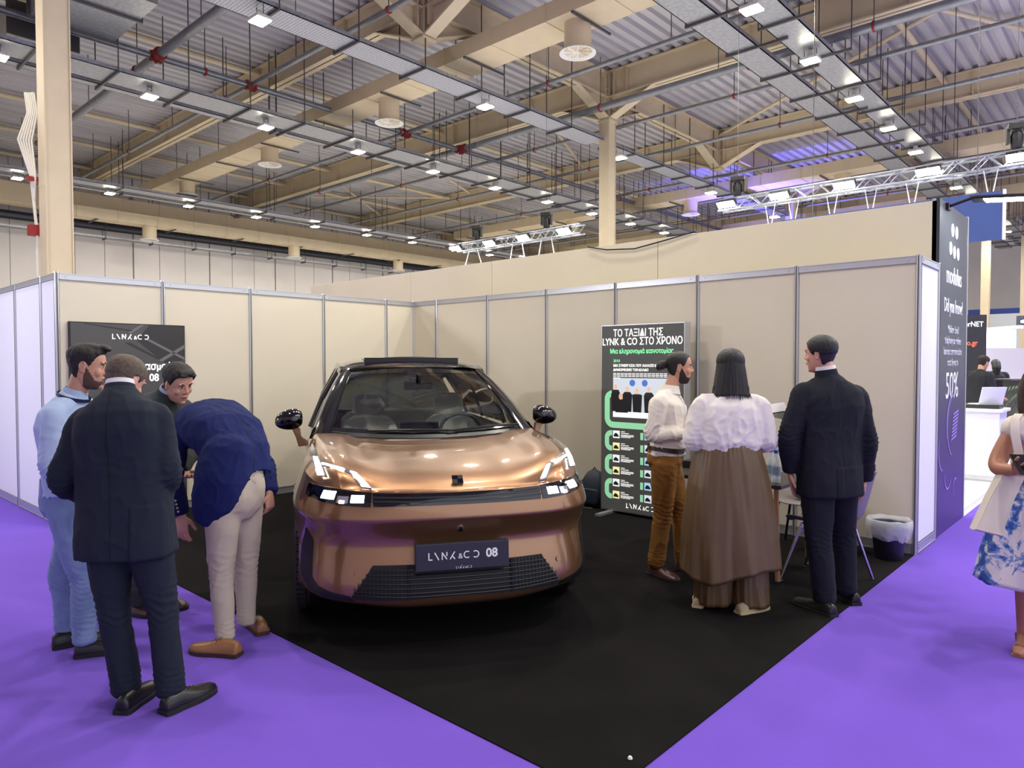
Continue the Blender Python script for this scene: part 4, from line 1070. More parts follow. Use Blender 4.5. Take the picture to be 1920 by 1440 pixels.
def limb(P,Rr,k=6,n=16,flat=None):
    "tapered tube through joints with radii; flat=(axis vector, ratio) squeezes the section along axis"
    pts=crm(P,k); rr=[]
    for i in range(len(P)-1):
        for j in range(k):
            t=j/k; t2=t*t*(3-2*t); rr.append(lerp(Rr[i],Rr[i+1],t2 if 0 else t))
    rr.append(Rr[-1]); m=MB()
    # rounded ends
    a=pts[0]-pts[1]; a=a.normalized() if a.length>0 else V((0,0,1)); b=(pts[-1]-pts[-2]).normalized()
    pts=[pts[0]+a*rr[0]*.7,pts[0]+a*rr[0]*.4]+pts+[pts[-1]+b*rr[-1]*.3]; rr=[rr[0]*.35,rr[0]*.85]+rr+[rr[-1]*.8]
    m.path(pts,rr,n)
    if flat:
        ax,ra=flat; ax=V(ax).normalized(); m2=[]
        for idx,p in enumerate(m.v):
            c=pts[idx//n]; d=V(p)-c; m2.append(tuple(c+d-ax*d.dot(ax)*(1-ra)))
        m.v=m2
    return m
def ell(c,r,M=None,n=16,k=10):
    m=MB(); rg=[]
    for j in range(k+1):
        ph=-PI/2+PI*j/k; ph=max(-PI/2+.05,min(PI/2-.05,ph)); rg.append([V((c[0]+r[0]*math.cos(ph)*math.cos(2*PI*i/n),c[1]+r[1]*math.cos(ph)*math.sin(2*PI*i/n),c[2]+r[2]*math.sin(ph))) for i in range(n)])
    if M is not None: rg=[[M@p for p in r_] for r_ in rg]
    return m.rings(rg)
# ---- torso frames
class Torso:
    def __init__(s,J):
        s.J=J; s.P=[J['pelvis'],J['waist'],J['chest'],J['neck']]
        s.pts=crm(s.P,10); s.L=[0]
        for a,b in zip(s.pts[:-1],s.pts[1:]): s.L.append(s.L[-1]+(b-a).length)
        s.len=s.L[-1]; s.sh=(J['shR']-J['shL']).normalized(); s.hp=(J['hipR']-J['hipL']).normalized()
    def at(s,v):
        "frame at fraction v of spine length: point, side(right), front, up"
        d=v*s.len
        if d<=0:
            t=(s.pts[1]-s.pts[0]).normalized(); g=V((0,0,1)); t=(t*.4+g*.6).normalized(); p=s.pts[0]+t*d
        elif d>=s.len: t=(s.pts[-1]-s.pts[-2]).normalized(); p=s.pts[-1]+t*(d-s.len)
        else:
            i=0
            while s.L[i+1]<d: i+=1
            f=(d-s.L[i])/(s.L[i+1]-s.L[i]); p=s.pts[i].lerp(s.pts[i+1],f); t=(s.pts[min(i+2,len(s.pts)-1)]-s.pts[max(i-1,0)]).normalized()
        side=s.hp.lerp(s.sh,min(1,max(0,v))).normalized(); fr=t.cross(side).normalized(); side=fr.cross(t).normalized()
        return p,side,fr,t
    def ring(s,v,w,d,fo=0,n=36,p=2.5,zup=None,wav=0):
        c,sd,fr,t=s.at(v); out=[]
        for i in range(n):
            a=2*PI*i/n; ca,sa=math.cos(a),math.sin(a); e=2/p
            q=1+wav*math.sin(5*a+v*7)
            out.append(c+sd*(w*q*math.copysign(abs(ca)**e,ca))+fr*(d*q*math.copysign(abs(sa)**e,sa)+fo))
        return out
def tsolid(T,rows): 
    m=MB(); m.rings([T.ring(*r) for r in rows]); return m
def wrinkle(me,amp=.004,freq=9,st=(1,1,1),creases=(),seed=0,fn=None):
    me.update()
    n=len(me.vertices); 
    nor=[v.normal.copy() for v in me.vertices]
    for i,v in enumerate(me.vertices):
        p=v.co; q=V((p.x*freq*st[0]+seed*3.1,p.y*freq*st[1],p.z*freq*st[2])); d=amp*1.6*noise.noise(q)+amp*1.2*((1-abs(noise.noise(q*1.7+V((5,2,1)))))**5-.5)
        for (c,rad,ax,am,fr) in creases:
            r=(p-c).length
            if r<rad*2.2:
                w=math.exp(-(r/rad)**2); ph=(p-c).dot(ax)*fr+2.5*noise.noise(p*14+V((seed,0,0))); s_=math.sin(ph); d+=am*1.9*w*((1-abs(s_))**1.6-.35)
        if fn: d+=fn(p,nor[i])
        v.co=p+nor[i]*d
# ---- head
HZ=[(-.122,.012,.052,.0,),(-.116,.030,.070,.005),(-.105,.043,.080,.02),(-.085,.054,.086,.038),(-.06,.062,.089,.055),(-.03,.067,.090,.075),(0,.070,.088,.088),(.03,.0745,.090,.098),(.06,.0745,.086,.099),(.085,.066,.072,.088),(.105,.047,.05,.062),(.116,.026,.028,.036),(.120,.008,.01,.012)]
def hshape(z,a,off=0,s=1):
    w=tabs([(r[0],r[1]) for r in HZ],z); f=tabs([(r[0],r[2]) for r in HZ],z); b=tabs([(r[0],r[3]) for r in HZ],z)
    ca,sa=math.cos(a),math.sin(a); e=.9; x=w*math.copysign(abs(sa)**e,sa); y=(f if ca>0 else b)*math.copysign(abs(ca)**e,ca)
    n=V((sa/max(w,.02),ca/max((f if ca>0 else b),.02),0)).normalized(); zn=max(-.9,min(1,(z-.02)/.1)); nn=V((n.x*math.sqrt(max(0,1-min(1,abs(max(zn,0)))**3)),n.y*math.sqrt(max(0,1-min(1,abs(max(zn,0)))**3)),max(0,zn)**3)).normalized()
    return V((x,y,z))+nn*off
def headmesh(M,s=1,fem=0):
    m=MB(); rg=[]
    for k in range(25):
        z=-.122+.242*k/24; rg.append([hshape(z,2*PI*i/28) for i in range(28)])
    m.rings(rg); L=[m]
    L.append(ell((0,.094,-.018),(.016,.020,.013)))                       # nose tip
    L.append(limb([(0,.083,.028),(0,.094,.005),(0,.105,-.014)],[.008,.009,.011],4,10))
    for sg in (-1,1):
        L.append(ell((sg*.012,.092,-.024),(.009,.012,.008))); L.append(ell((sg*.042,.062,-.022),(.020,.020,.026)))
        L.append(ell((sg*.03,.082,.034),(.026,.010,.007)))                 # brow ridge
        Me=Matrix.Translation((sg*.074,-.008,.0))@Matrix.Rotation(sg*R(-20),4,'Z')@Matrix.Rotation(R(8),4,'X')
        e=MB(); rr=[Me@V((0,.017*math.cos(2*PI*i/16)*(1 if math.sin(2*PI*i/16)>0 else .7),.031*math.sin(2*PI*i/16))) for i in range(16)]; e.path(rr+[rr[0]],.0048,6); L.append(e); L.append(ell((0,0,-.004),(.004,.012,.02),Me)); L.append(ell((0,.002,-.027),(.005,.009,.008),Me))
    L.append(ell((0,.086,-.052),(.022,.012,.005))); L.append(ell((0,.085,-.060),(.019,.011,.006)))
    L.append(ell((0,.073,-.100),(.022,.018,.016)))
    me=solid(L,.0036,4,.5); me.transform(M@Matrix.Scale(s,4)); return me
def hairmesh(M,line,thick,s=1,nz=44,na=56,seed=0,amp=.003,extra=()):
    m=MB(); rg=[]
    for k in range(nz):
        z=-.122+.242*k/(nz-1); r=[]
        for i in range(na):
            a=-PI+2*PI*i/na; h=line(abs(a)); mk=sstep(-.006,.006,z-h); t=thick(abs(a),z)
            o=lerp(-.012,t,mk)
            if mk>.2: 
                q=V((math.sin(a)*9,math.cos(a)*9,z*22+seed)); o+=amp*noise.noise(q*1.3)+amp*.6*noise.noise(q*3.1)
            r.append(hshape(z,a,o))
        rg.append(r)
    m.rings(rg); me=solid([m]+list(extra),.0045,1,.4); me.transform(M@Matrix.Scale(s,4)); return me
def beardmesh(M,s=1,full=1):
    m=MB(); rg=[]
    for k in range(34):
        z=-.122+.13*k/33; r=[]
        for i in range(56):
            a=-PI+2*PI*i/56; aa=abs(a)
            top=tab([(0,-.036),(.30,-.038),(.42,-.072),(.9,-.066),(1.2,-.03),(1.42,.0)],aa); side=sstep(1.75,1.5,aa)
            mk=sstep(.005,-.004,z-top)*side; 
            if aa<.24 and -.068<z<-.044: mk*=.0
            o=lerp(-.008,.0045*full+.001*noise.noise(V((a*9,z*150,1))),mk); r.append(hshape(z,a,o))
        rg.append(r)
    m.rings(rg); me=solid(m,.003,1,.3); me.transform(M@Matrix.Scale(s,4)); return me
def LS(a): return tab([(0,.082),(.6,.078),(.95,.062),(1.15,.03),(1.32,.0),(1.45,.012),(1.66,.03),(1.80,-.02),(2.0,-.055),(2.3,-.072),(PI,-.080)],a)
# ---- hand
def hand(w,d,pn,side,curl=.5,s=1,spread=.1):
    """w wrist point, d finger direction, pn palm normal (where the palm looks), side +1 if thumb lies along d x pn"""
    d=V(d).normalized(); pn=V(pn); pn=(pn-d*pn.dot(d)).normalized(); ac=d.cross(pn).normalized()*side
    L=[]; m=MB()
    def sec(t,hw,ht,o=0):
        c=w+d*(t*s)+pn*o*s; return [c+ac*(hw*s*math.cos(2*PI*i/14))+pn*(ht*s*math.sin(2*PI*i/14)) for i in range(14)]
    m.rings([sec(-.03,.027,.020),sec(0,.028,.020),sec(.03,.038,.018),(sec(.06,.043,.016)),sec(.085,.043,.014),sec(.095,.038,.009)]); L.append(m)
    for k,(off,ln) in enumerate(((.032,.072),(.011,.080),(-.011,.075),(-.031,.060))):
        p=w+d*(.085*s)+ac*(off*s); dd=(d+ac*(spread*off*8)).normalized(); pts=[p-dd*.012*s,p]; ang=curl*(.55+.12*k)
        for j,f in enumerate((.45,.32,.25)):
            dd=(Matrix.Rotation(ang*(1 if j else .8),3,dd.cross(pn))@dd) ; p=p+dd*(ln*f*s); pts.append(p)
        L.append(limb(pts,[.0092*s,.0092*s,.0085*s,.0078*s,.0065*s],3,8))
    p=w+d*.022*s+ac*.026*s; dd=(d*.62+ac*.70+pn*.30).normalized(); pts=[p,p+dd*.034*s]; dd=(d*.85+ac*.25+pn*(.25+.3*curl)).normalized(); pts.append(pts[-1]+dd*.030*s); pts.append(pts[-1]+(dd+pn*.2*curl).normalized()*.025*s)
    L.append(limb(pts,[.013*s,.0115*s,.0095*s,.0075*s],4,10))
    return solid(L,.0036,2,.5)
# ---- shoe
def shoe(parent,heel,ang,m_up,m_sole,ln=.29,w=.052,h=.075,lace=None,name='shoe'):
    "heel: ground point under the back of the heel; ang: direction of the toe"
    e=empty(name,(heel[0],heel[1],heel[2] if len(heel)>2 else 0)); e.parent=parent; e.rotation_euler=(0,0,ang-PI/2); s=ln/.29
    prof=[(0,.028,.060,.0),(.012,.034,.074,.0),(.05,.036,.082,.002),(.09,.037,.085,.0),(.13,.042,.070,.0),(.17,.047,.056,-.003),(.21,.047,.046,-.006),(.25,.040,.038,-.006),(.275,.028,.030,-.003),(.288,.012,.018,0)]
    m=MB(); rg=[]
    for y,hw,hh,xo in prof:
        hw*=w/.047; r=[]
        for i in range(18):
            a=2*PI*i/18; ca,sa=math.cos(a),math.sin(a); zz=.018+ (hh*h/.085-.0)*max(0,sa)**.8 if sa>0 else .018-.004*abs(sa); r.append(V((xo+hw*math.copysign(abs(ca)**.75,ca)*(1-.25*max(0,sa)**2),y*s,zz)))
        rg.append(r)
    m.rings(rg); up=m.build('upper',m_up,e,smooth=179); 
    sm=up.modifiers.new('s','SUBSURF'); sm.levels=1; sm.render_levels=1
    m=MB(); out=[]
    N=[(y*s*1.0,hw*w/.047*1.1+.002,xo) for y,hw,hh,xo in prof]; pts=[V((xo+hw,y,0)) for y,hw,xo in N]+[V((xo-hw,y,0)) for y,hw,xo in reversed(N)]
    m.rings([[p for p in pts],[p+V((0,0,.022)) for p in pts]]); m.box(-.032,.032,0,.06,0,.004); m.build('sole',m_sole,e,smooth=40)
    if lace:
        m=MB()
        for k in range(4): y=(.105+.018*k)*s; z=(.088-.008*k)*h/.085+.012; m.path([V((-.016,y,z-.004)),V((0,y+.004,z+.002)),V((.016,y,z-.004))],.0022,5)
        m.path([V((-.012,.1,.1)),V((-.04,.11,.1)),V((-.045,.12,.075))],.0018,4); m.build('lace',lace,e)
    return e
# ---- body (skin)
def body(parent,J,T,headM,skin,hs=1,arm=(.036,.032,.024),legs=(.07,.05,.042),hands=(),headface=True,name='body',feet=None,torso=(.14,.09)):
    w,d=torso
    L=[tsolid(T,[(-.12,w*.9,d),(.1,w,d),(.45,w*.9,d*.95),(.75,w,d),(.92,w*.6,d*.7),(1.0,.05,.05)])]
    L.append(limb([T.at(.93)[0],T.at(1.02)[0],headM@V((0,-.022,-.075)),headM@V((0,-.015,-.03))],[.056,.054*hs,.053*hs,.05*hs],4,16))
    for sd in 'LR':
        L.append(limb([J['sh'+sd],J['el'+sd],J['wr'+sd]],list(arm),6,12)); L.append(limb([J['hip'+sd],J['knee'+sd],J['ank'+sd]],list(legs),6,12))
    ms=[solid(L,.010,2)]
    if feet: ms.append(solid(feet,.006,2))
    ms.append(headmesh(headM,hs)); ms+=hands
    return link(joinmesh(ms),name,skin,parent)
def headmat(c,yaw,pitch=0,roll=0):
    "yaw: world direction of the gaze (degrees)"
    return Matrix.Translation(c)@Matrix.Rotation(R(yaw-90),4,'Z')@Matrix.Rotation(-R(pitch),4,'X')@Matrix.Rotation(R(roll),4,'Y')
def face_bits(parent,M,hs,iris,browm,lipm,brows=1):
    for sg in (-1,1):
        e=empty('eye'); e.parent=parent
        ell((sg*.030,.0735,.013),(.0125,.0125,.0085),M@Matrix.Scale(hs,4),12,8).build('eyeball',mat('eye_white',(225,220,214),.25),e,smooth=179)
        ell((sg*.030,.0835,.013),(.0058,.003,.0058),M@Matrix.Scale(hs,4),10,6).build('iris',iris,e,smooth=179)
        limb([M@(V((sg*.017,.0925,.031))*hs),M@(V((sg*.032,.0900,.037))*hs),M@(V((sg*.047,.078,.031))*hs)],[.003*hs,.0036*hs,.002*hs],4,8).build('eyebrow',browm,parent,smooth=179)
        limb([M@(V((sg*.018,.0855,.019))*hs),M@(V((sg*.031,.0875,.0225))*hs),M@(V((sg*.044,.078,.017))*hs)],[.0016*hs,.0022*hs,.0015*hs],4,6).build('eyelid',browm,parent,smooth=179)
    ell((0,.0955,-.0555),(.019,.004,.006),M@Matrix.Scale(hs,4),12,6).build('lips',lipm,parent,smooth=179)
iris=mat('iris_brown',(40,26,18),.2); lipm=mat('lips',(150,90,80),.5)
def loc(J,base): return {k:V(v)-V((base[0],base[1],0)) for k,v in J.items()}
def person(name,base,label,group=None): return empty('person',(base[0],base[1],.0),0,label,'person',group)
def legs(J,r=(.10,.088,.066,.060,.056),hipw=.165,hipd=.115,T=None,hem=None,top=.18,yo=0):
    L=[]
    for sd in 'LR':
        h,k,a=J['hip'+sd],J['knee'+sd],J['ank'+sd]; th=h.lerp(k,.45); cf=k.lerp(a,.4)+V((0,0,0)); e=a.lerp(k,hem) if hem else a
        L.append(limb([h,th,k,cf,e],list(r),5,18))
    L.append(tsolid(T,[(-.26,hipw*.42,hipd*.5,yo),(-.18,hipw*.82,hipd*.85,yo),(-.10,hipw,hipd,yo),(0,hipw*1.02,hipd,yo),(top,hipw*.93,hipd*.92,yo)]))
    return L
def kneecreases(J,am=.005):
    C_=[]
    for sd in 'LR': C_.append((J['knee'+sd],.11,V((.25,.1,1)).normalized(),am,95)); C_.append((J['ank'+sd]+V((0,0,.05)),.07,V((.1,.1,1)).normalized(),am*1.2,120)); C_.append((J['hip'+sd]+V((0,0,-.08)),.1,V((.5,.3,1)).normalized(),am*.6,70))
    return C_
def armcreases(J,am=.005):
    C_=[]
    for sd in 'LR': C_.append((J['el'+sd],.09,(J['wr'+sd]-J['sh'+sd]).normalized(),am,100)); C_.append((J['sh'+sd].lerp(J['el'+sd],.35),.07,V((.5,.2,1)).normalized(),am*.5,70))
    return C_
def collar_ring(T,M,v0,v1,r0,r1,m,parent,name='collar',d=.9,fo=0,open_=0):
    a=T.ring(v0,r0,r0*d,fo,24,2.1); b=T.ring(v1,r1,r1*d,fo,24,2.1); mb=MB(); k=a; 
    ai=T.ring(v0,r0-.004,r0*d-.004,fo,24,2.1); bi=T.ring(v1,r1-.004,r1*d-.004,fo,24,2.1)
    mb.rings([a,b,bi,ai],caps=False); return mb.build(name,m,parent,smooth=60)
from mathutils.bvhtree import BVHTree
def seam(o,T,off,v0,v1,m,parent,w=.0022,name='seam',drift=0):
    bt=BVHTree.FromPolygons([v.co for v in o.data.vertices],[tuple(p.vertices) for p in o.data.polygons]); L=[];Rr=[]
    for k in range(40):
        v=lerp(v0,v1,k/39); c,sd,fr,t=T.at(v); org=c+sd*(off+drift*k/39)-fr*.6; h=bt.ray_cast(org,fr)
        if h[0] is None: continue
        p=h[0]-fr*.0012; L.append(p-sd*w); Rr.append(p+sd*w)
    if len(L)>3: return MB().grid([L,Rr]).build(name,m,parent)
skinA=mat('skin_olive',(196,146,116),.5,noise_amt=.05,noise_scale=18); skinB=mat('skin_fair',(206,152,128),.5,noise_amt=.06,noise_scale=16); skinC=mat('skin_tan',(170,116,88),.48,noise_amt=.05,noise_scale=12)
hair_dk=mat('dark_brown_hair',(24,18,15),.65,noise_amt=.3,noise_scale=60,bump=.6,bump_scale=160); hair_gr=mat('greying_brown_hair',(92,78,64),.7,noise_amt=.35,noise_scale=90,bump=.7,bump_scale=200); hair_bk=mat('black_hair',(14,11,11),.5,noise_amt=.3,noise_scale=50,bump=.5,bump_scale=160,stretch=(1,1,.15))
stub=mat('stubble',(84,62,50),.8,noise_amt=.25,noise_scale=120,bump=.4,bump_scale=260)
beard_m=mat('dark_beard',(44,32,27),.8,noise_amt=.3,noise_scale=120,bump=.6,bump_scale=260)
shoe_bk=mat('black_leather',(24,23,24),.32,bump=.15,bump_scale=120); sole_bk=mat('black_sole',(28,26,25),.6); shoe_br=mat('brown_leather',(146,100,60),.35,noise_amt=.1,noise_scale=20); sole_br=mat('dark_sole',(60,40,28),.6)
white_sh=mat('white_shirt',(226,222,222),.75,bump=.15,bump_scale=300)
# ============ 1 dark suit man, foreground
b=(4.52,-5.34)
J=loc(dict(ankL=(4.409,-5.413,0.07),ankR=(4.60,-5.285,0.08),kneeL=(4.396,-5.462,0.468),kneeR=(4.541,-5.302,0.486),hipL=(4.355,-5.463,0.849),hipR=(4.479,-5.345,0.849),pelvis=(4.411,-5.405,0.911),waist=(4.400,-5.408,1.087),chest=(4.385,-5.413,1.312),neck=(4.345,-5.395,1.466),head=(4.294,-5.365,1.522),shL=(4.252,-5.533,1.330),shR=(4.478,-5.285,1.350),elL=(4.20,-5.607,1.063),elR=(4.535,-5.262,1.076),wrL=(4.011,-5.444,0.929),wrR=(4.237,-5.194,0.950)),b)
P=person('p',b,'man in a dark navy suit seen from behind, nearest at left, head bowed')
T=Torso(J); HM=headmat(J['head']+V((0,0,.005)),118,32,4); hs=.98
suit=mat('dark_navy_suit_cloth',(33,39,50),.9,spec=.25,noise_amt=.05,noise_scale=30,bump=.2,bump_scale=700)
body(P,J,T,HM,skinB,hs,hands=[hand(J['wrL'],V((-.5,.5,.0)),V((0,0,-1)),1,.7),hand(J['wrR'],V((-.7,.1,0)),V((0,0,-1)),-1,.7)])
seamd=mat('seam_shade_strip',(14,16,22),.95)  # dark strips paint in the shade along back seams and vent edges
link(hairmesh(HM,lambda a:LS(a)+.0,lambda a,z:.009 if z>.0 else .004,hs,amp=.0025,seed=2),'hair',hair_gr,P)
def jacket(P,J,T,m,hemv=-.36,w=(.235,.215,.205,.222,.215),d=(.150,.140,.130,.140,.125),sl=(.078,.068,.060,.052),vent=None,amp=.003,cr=.0045,seed=1,extra=(),neckv=1.0,pb=0,name='jacket',p=2.6):
    rows=[(hemv,w[0],d[0],pb,36,p),(hemv*.5,lerp(w[0],w[1],.4),d[0],pb,36,p),(0,lerp(w[0],w[1],.8),d[1],pb,36,p),(.25,w[1]*.98,d[2],0,36,p),(.45,w[2]*1.02,d[2],0,36,p),(.68,w[3]*.97,d[3],0,36,p),(.80,w[3]*.93,d[3]*.96,0,36,p),(.88,w[4]*.80,d[4]*.9,-.008,36,2.3),(.95,w[4]*.52,d[4]*.72,-.012,36,2.2),(neckv+.01,.078,.072,-.010,36,2.0),(neckv+.05,.066,.062,-.008,36,2.0)]
    L=[tsolid(T,rows)]
    for sd in 'LR':
        sh,el,wr=J['sh'+sd],J['el'+sd],J['wr'+sd]; c=T.at(.86)[0]; ins=sh.lerp(c,.35)
        L.append(limb([T.at(.97)[0],sh.lerp(T.at(.97)[0],.45)+V((0,0,-.004)),sh+V((0,0,-.006))],[.056,.060,sl[0]*.86],5,16))
        L.append(limb([ins,sh,sh.lerp(el,.5),el,el.lerp(wr,.55),wr-(wr-el).normalized()*.01],[sl[0]*.86,sl[0]*.93,(sl[0]+sl[1])/2,sl[1],sl[2],sl[3]],5,18))
    me=solid(L+list(extra),.0095,5,.55)
    def fn(p,n):
        if vent is None: return 0
        vx,vz=vent; c,sd,fr,t=T.at(0); q=p-c
        return .005*sstep(vx-.002,vx+.006,q.dot(sd)) if (q.z<vz and n.dot(fr)<-.2) else 0
    wrinkle(me,amp,7,(1,1,.6),armcreases(J,cr)+list(C_X),seed,fn)
    return link(me,name,m,P)
C_X=[(T.at(.45)[0]-T.at(.45)[2]*.13,.12,V((.2,.1,1)).normalized(),.0022,50)]
jk=jacket(P,J,T,suit,vent=(.085,.05),w=(.226,.210,.198,.208,.195),sl=(.072,.064,.057,.050),amp=.004,cr=.007)
C_X=[]
seam(jk,T,0,.95,-.35,seamd,P); seam(jk,T,.085,.05,-.35,seamd,P,.003,'vent_edge')
collar_ring(T,None,.955,1.07,.080,.064,suit,P,'jacket_collar',.92,-.012); collar_ring(T,None,1.0,1.11,.066,.060,white_sh,P,'shirt_collar',.92,-.012)
me=solid(legs(J,(.105,.096,.074,.068,.066),.165,.118,T,top=.1),.0095,4,.5); wrinkle(me,.004,6,(1,1,.7),kneecreases(J,.006),3); link(me,'trousers',suit,P)
shoe(P,V((4.505,-5.475,0))-V((*b,0)),R(128),shoe_bk,sole_bk,.29,lace=blackm); shoe(P,V((4.645,-5.345,0))-V((*b,0)),R(104),shoe_bk,sole_bk,.29,lace=blackm)
# ============ 2 light blue shirt man
b=(3.59,-5.33)
J=loc(dict(ankL=(3.372,-5.375,0.08),ankR=(3.66,-5.37,0.09),kneeL=(3.362,-5.388,0.42),kneeR=(3.622,-5.36,0.43),hipL=(3.44,-5.29,0.82),hipR=(3.55,-5.42,0.82),pelvis=(3.500,-5.371,0.87),waist=(3.496,-5.378,1.02),chest=(3.465,-5.385,1.236),neck=(3.505,-5.350,1.421),head=(3.552,-5.302,1.59),shL=(3.355,-5.249,1.346),shR=(3.597,-5.475,1.343),elL=(3.345,-5.204,1.05),elR=(3.641,-5.501,1.05),wrL=(3.516,-5.127,0.990),wrR=(3.765,-5.356,0.990)),b)
P=person('p',b,'young man in light blue shirt and pale jeans, in profile at the far left'); T=Torso(J); HM=headmat(J['head']+V((0,0,.0)),62,8,0); hs=1.0
body(P,J,T,HM,skinA,hs,hands=[hand(J['wrL'],V((.5,.5,0)),V((0,0,-1)),1,.5),hand(J['wrR'],V((.6,.6,0)),V((0,0,-1)),-1,.5)])
link(hairmesh(HM,lambda a:LS(a)-.0,lambda a,z:(.016*sstep(.02,.10,z)*(1 if a<1.0 else .7)+.0035),hs,amp=.004,seed=5,extra=[ell((0,.02,.112),(.060,.085,.024)),ell((0.0,.072,.118),(.050,.034,.020)),ell((.015,.095,.112),(.035,.018,.014))]),'hair',hair_dk,P)
link(beardmesh(HM,hs,.35),'beard',stub,P); face_bits(P,HM,hs,iris,hair_dk,lipm)
bluesh=mat('light_blue_shirt',(172,192,222),.75,bump=.15,bump_scale=300); jeans=mat('pale_blue_jeans',(122,142,180),.85,noise_amt=.10,noise_scale=14,bump=.2,bump_scale=500)
jacket(P,J,T,bluesh,hemv=.06,w=(.17,.165,.165,.185,.18),d=(.125,.12,.115,.13,.11),sl=(.066,.060,.052,.040),amp=.004,cr=.006,seed=4,name='shirt')
collar_ring(T,None,.98,1.09,.070,.062,bluesh,P,'shirt_collar',.95,-.006)
mb=MB(); rr=T.ring(.985,.088,.083,-.006,32,2.1); rr2=[p+T.at(1)[3]*.02 for p in rr]; mb.rings([rr,rr2],caps=False); mb.build('lanyard',mat('lanyard_navy',(24,30,60),.5),P)
me=solid(legs(J,(.098,.092,.072,.066,.062),.155,.128,T,top=.22,yo=-.015),.009,3,.5)
CR=[]
for sd in 'LR':
    for t in (.25,.5,.75,1.0): CR.append((J['knee'+sd].lerp(J['ank'+sd],t-.3),.09,V((.35,.1,1)).normalized(),.006,130))
wrinkle(me,.003,8,(1,1,.8),CR,9); link(me,'jeans',jeans,P)
shoe(P,V((3.40,-5.46,0))-V((*b,0)),R(80),shoe_bk,sole_bk,.30); shoe(P,V((3.62,-5.41,0))-V((*b,0)),R(66),shoe_bk,sole_bk,.30)
# ============ 3 navy blazer man bending
b=(4.07,-4.73)
J=loc(dict(ankL=(4.155,-4.815,0.07),ankR=(4.02,-4.625,0.08),kneeL=(4.085,-4.799,0.448),kneeR=(4.005,-4.613,0.43),hipL=(4.061,-4.773,0.870),hipR=(4.010,-4.607,0.870),pelvis=(4.06,-4.684,0.905),waist=(4.01,-4.675,1.09),chest=(3.80,-4.662,1.235),neck=(3.50,-4.680,1.20),head=(3.30,-4.744,1.10),shL=(3.633,-4.853,1.17),shR=(3.60,-4.486,1.165),elL=(3.61,-4.876,0.914),elR=(3.82,-4.389,0.96),wrL=(3.675,-4.852,0.705),wrR=(3.97,-4.438,0.815)),b)
P=person('p',b,'man in a bright navy blazer and beige trousers bending forward beside the car'); T=Torso(J); HM=headmat(J['head'],185,65,0); hs=.97
navy=mat('bright_navy_wool',(27,35,82),.9,spec=.2,noise_amt=.05,noise_scale=30,bump=.2,bump_scale=700); beigec=mat('beige_trouser_cloth',(184,170,150),.85,noise_amt=.03,noise_scale=20,bump=.2,bump_scale=600)
body(P,J,T,HM,skinB,hs,hands=[hand(J['wrL']+V((.005,0,-.005)),V((.18,-.02,-1)),V((-.3,.5,-.2)),1,.55,1.05),hand(J['wrR'],V((.05,.0,-1)),V((-.6,-.3,0)),-1,1.1,1.0)])
link(hairmesh(HM,LS,lambda a,z:.01,hs,seed=8),'hair',hair_dk,P)
C_X=[(T.at(.35)[0]-T.at(.35)[2]*.12,.16,V((.3,1,.3)).normalized(),.004,55),(T.at(.1)[0]+V((-.02,-.1,.0)),.15,V((1,.3,.6)).normalized(),.005,60)]
B0=V((*b,0))
nj=jacket(P,J,T,navy,hemv=.10,w=(.19,.195,.205,.228,.21),d=(.145,.150,.155,.155,.125),sl=(.078,.070,.062,.055),amp=.005,cr=.007,seed=11,extra=[limb([V((4.08,-4.74,1.10))-B0,V((4.09,-4.80,.95))-B0,V((4.07,-4.83,.82))-B0,V((4.045,-4.845,.73))-B0],[.15,.145,.125,.085],5,20,flat=((.7,-.7,0),.85)),limb([V((3.98,-4.66,1.12))-B0,V((3.97,-4.66,.98))-B0,V((3.95,-4.70,.90))-B0],[.17,.16,.12],5,20)],name='blazer')
seam(nj,T,0,.95,.05,seamd,P)
C_X=[]
me=solid(legs(J,(.105,.095,.070,.062,.056),.155,.12,T,top=.12,yo=-.0)+[ell(J['pelvis']+V((.035,-.06,-.01)),(.095,.09,.11)),ell(J['pelvis']+V((.025,.06,-.01)),(.095,.09,.11))],.0095,14,.6); wrinkle(me,.004,6,(1,1,.5),kneecreases(J,.004),6); link(me,'trousers',beigec,P)
mb=MB(); 
for k in range(4): 
    c=J['wrL']+(J['elL']-J['wrL']).normalized()*(.03+.022*k)+V((.052,-.0275,0)); ell(c,(.008,.008,.008),None,10,6); mb.add(ell(c,(.007,.007,.007),None,10,6).v,ell(c,(.007,.007,.007),None,10,6).f)
mb.build('cuff_buttons',mat('horn_button',(190,170,140),.4),P,smooth=179)
shoe(P,V((4.285,-4.795,0))-V((*b,0)),R(207),shoe_br,sole_br,.32,lace=mat('dark_lace',(60,40,30),.7)); shoe(P,V((4.10,-4.56,0))-V((*b,0)),R(165),shoe_br,sole_br,.31,lace=mat('dark_lace',(60,40,30),.7))
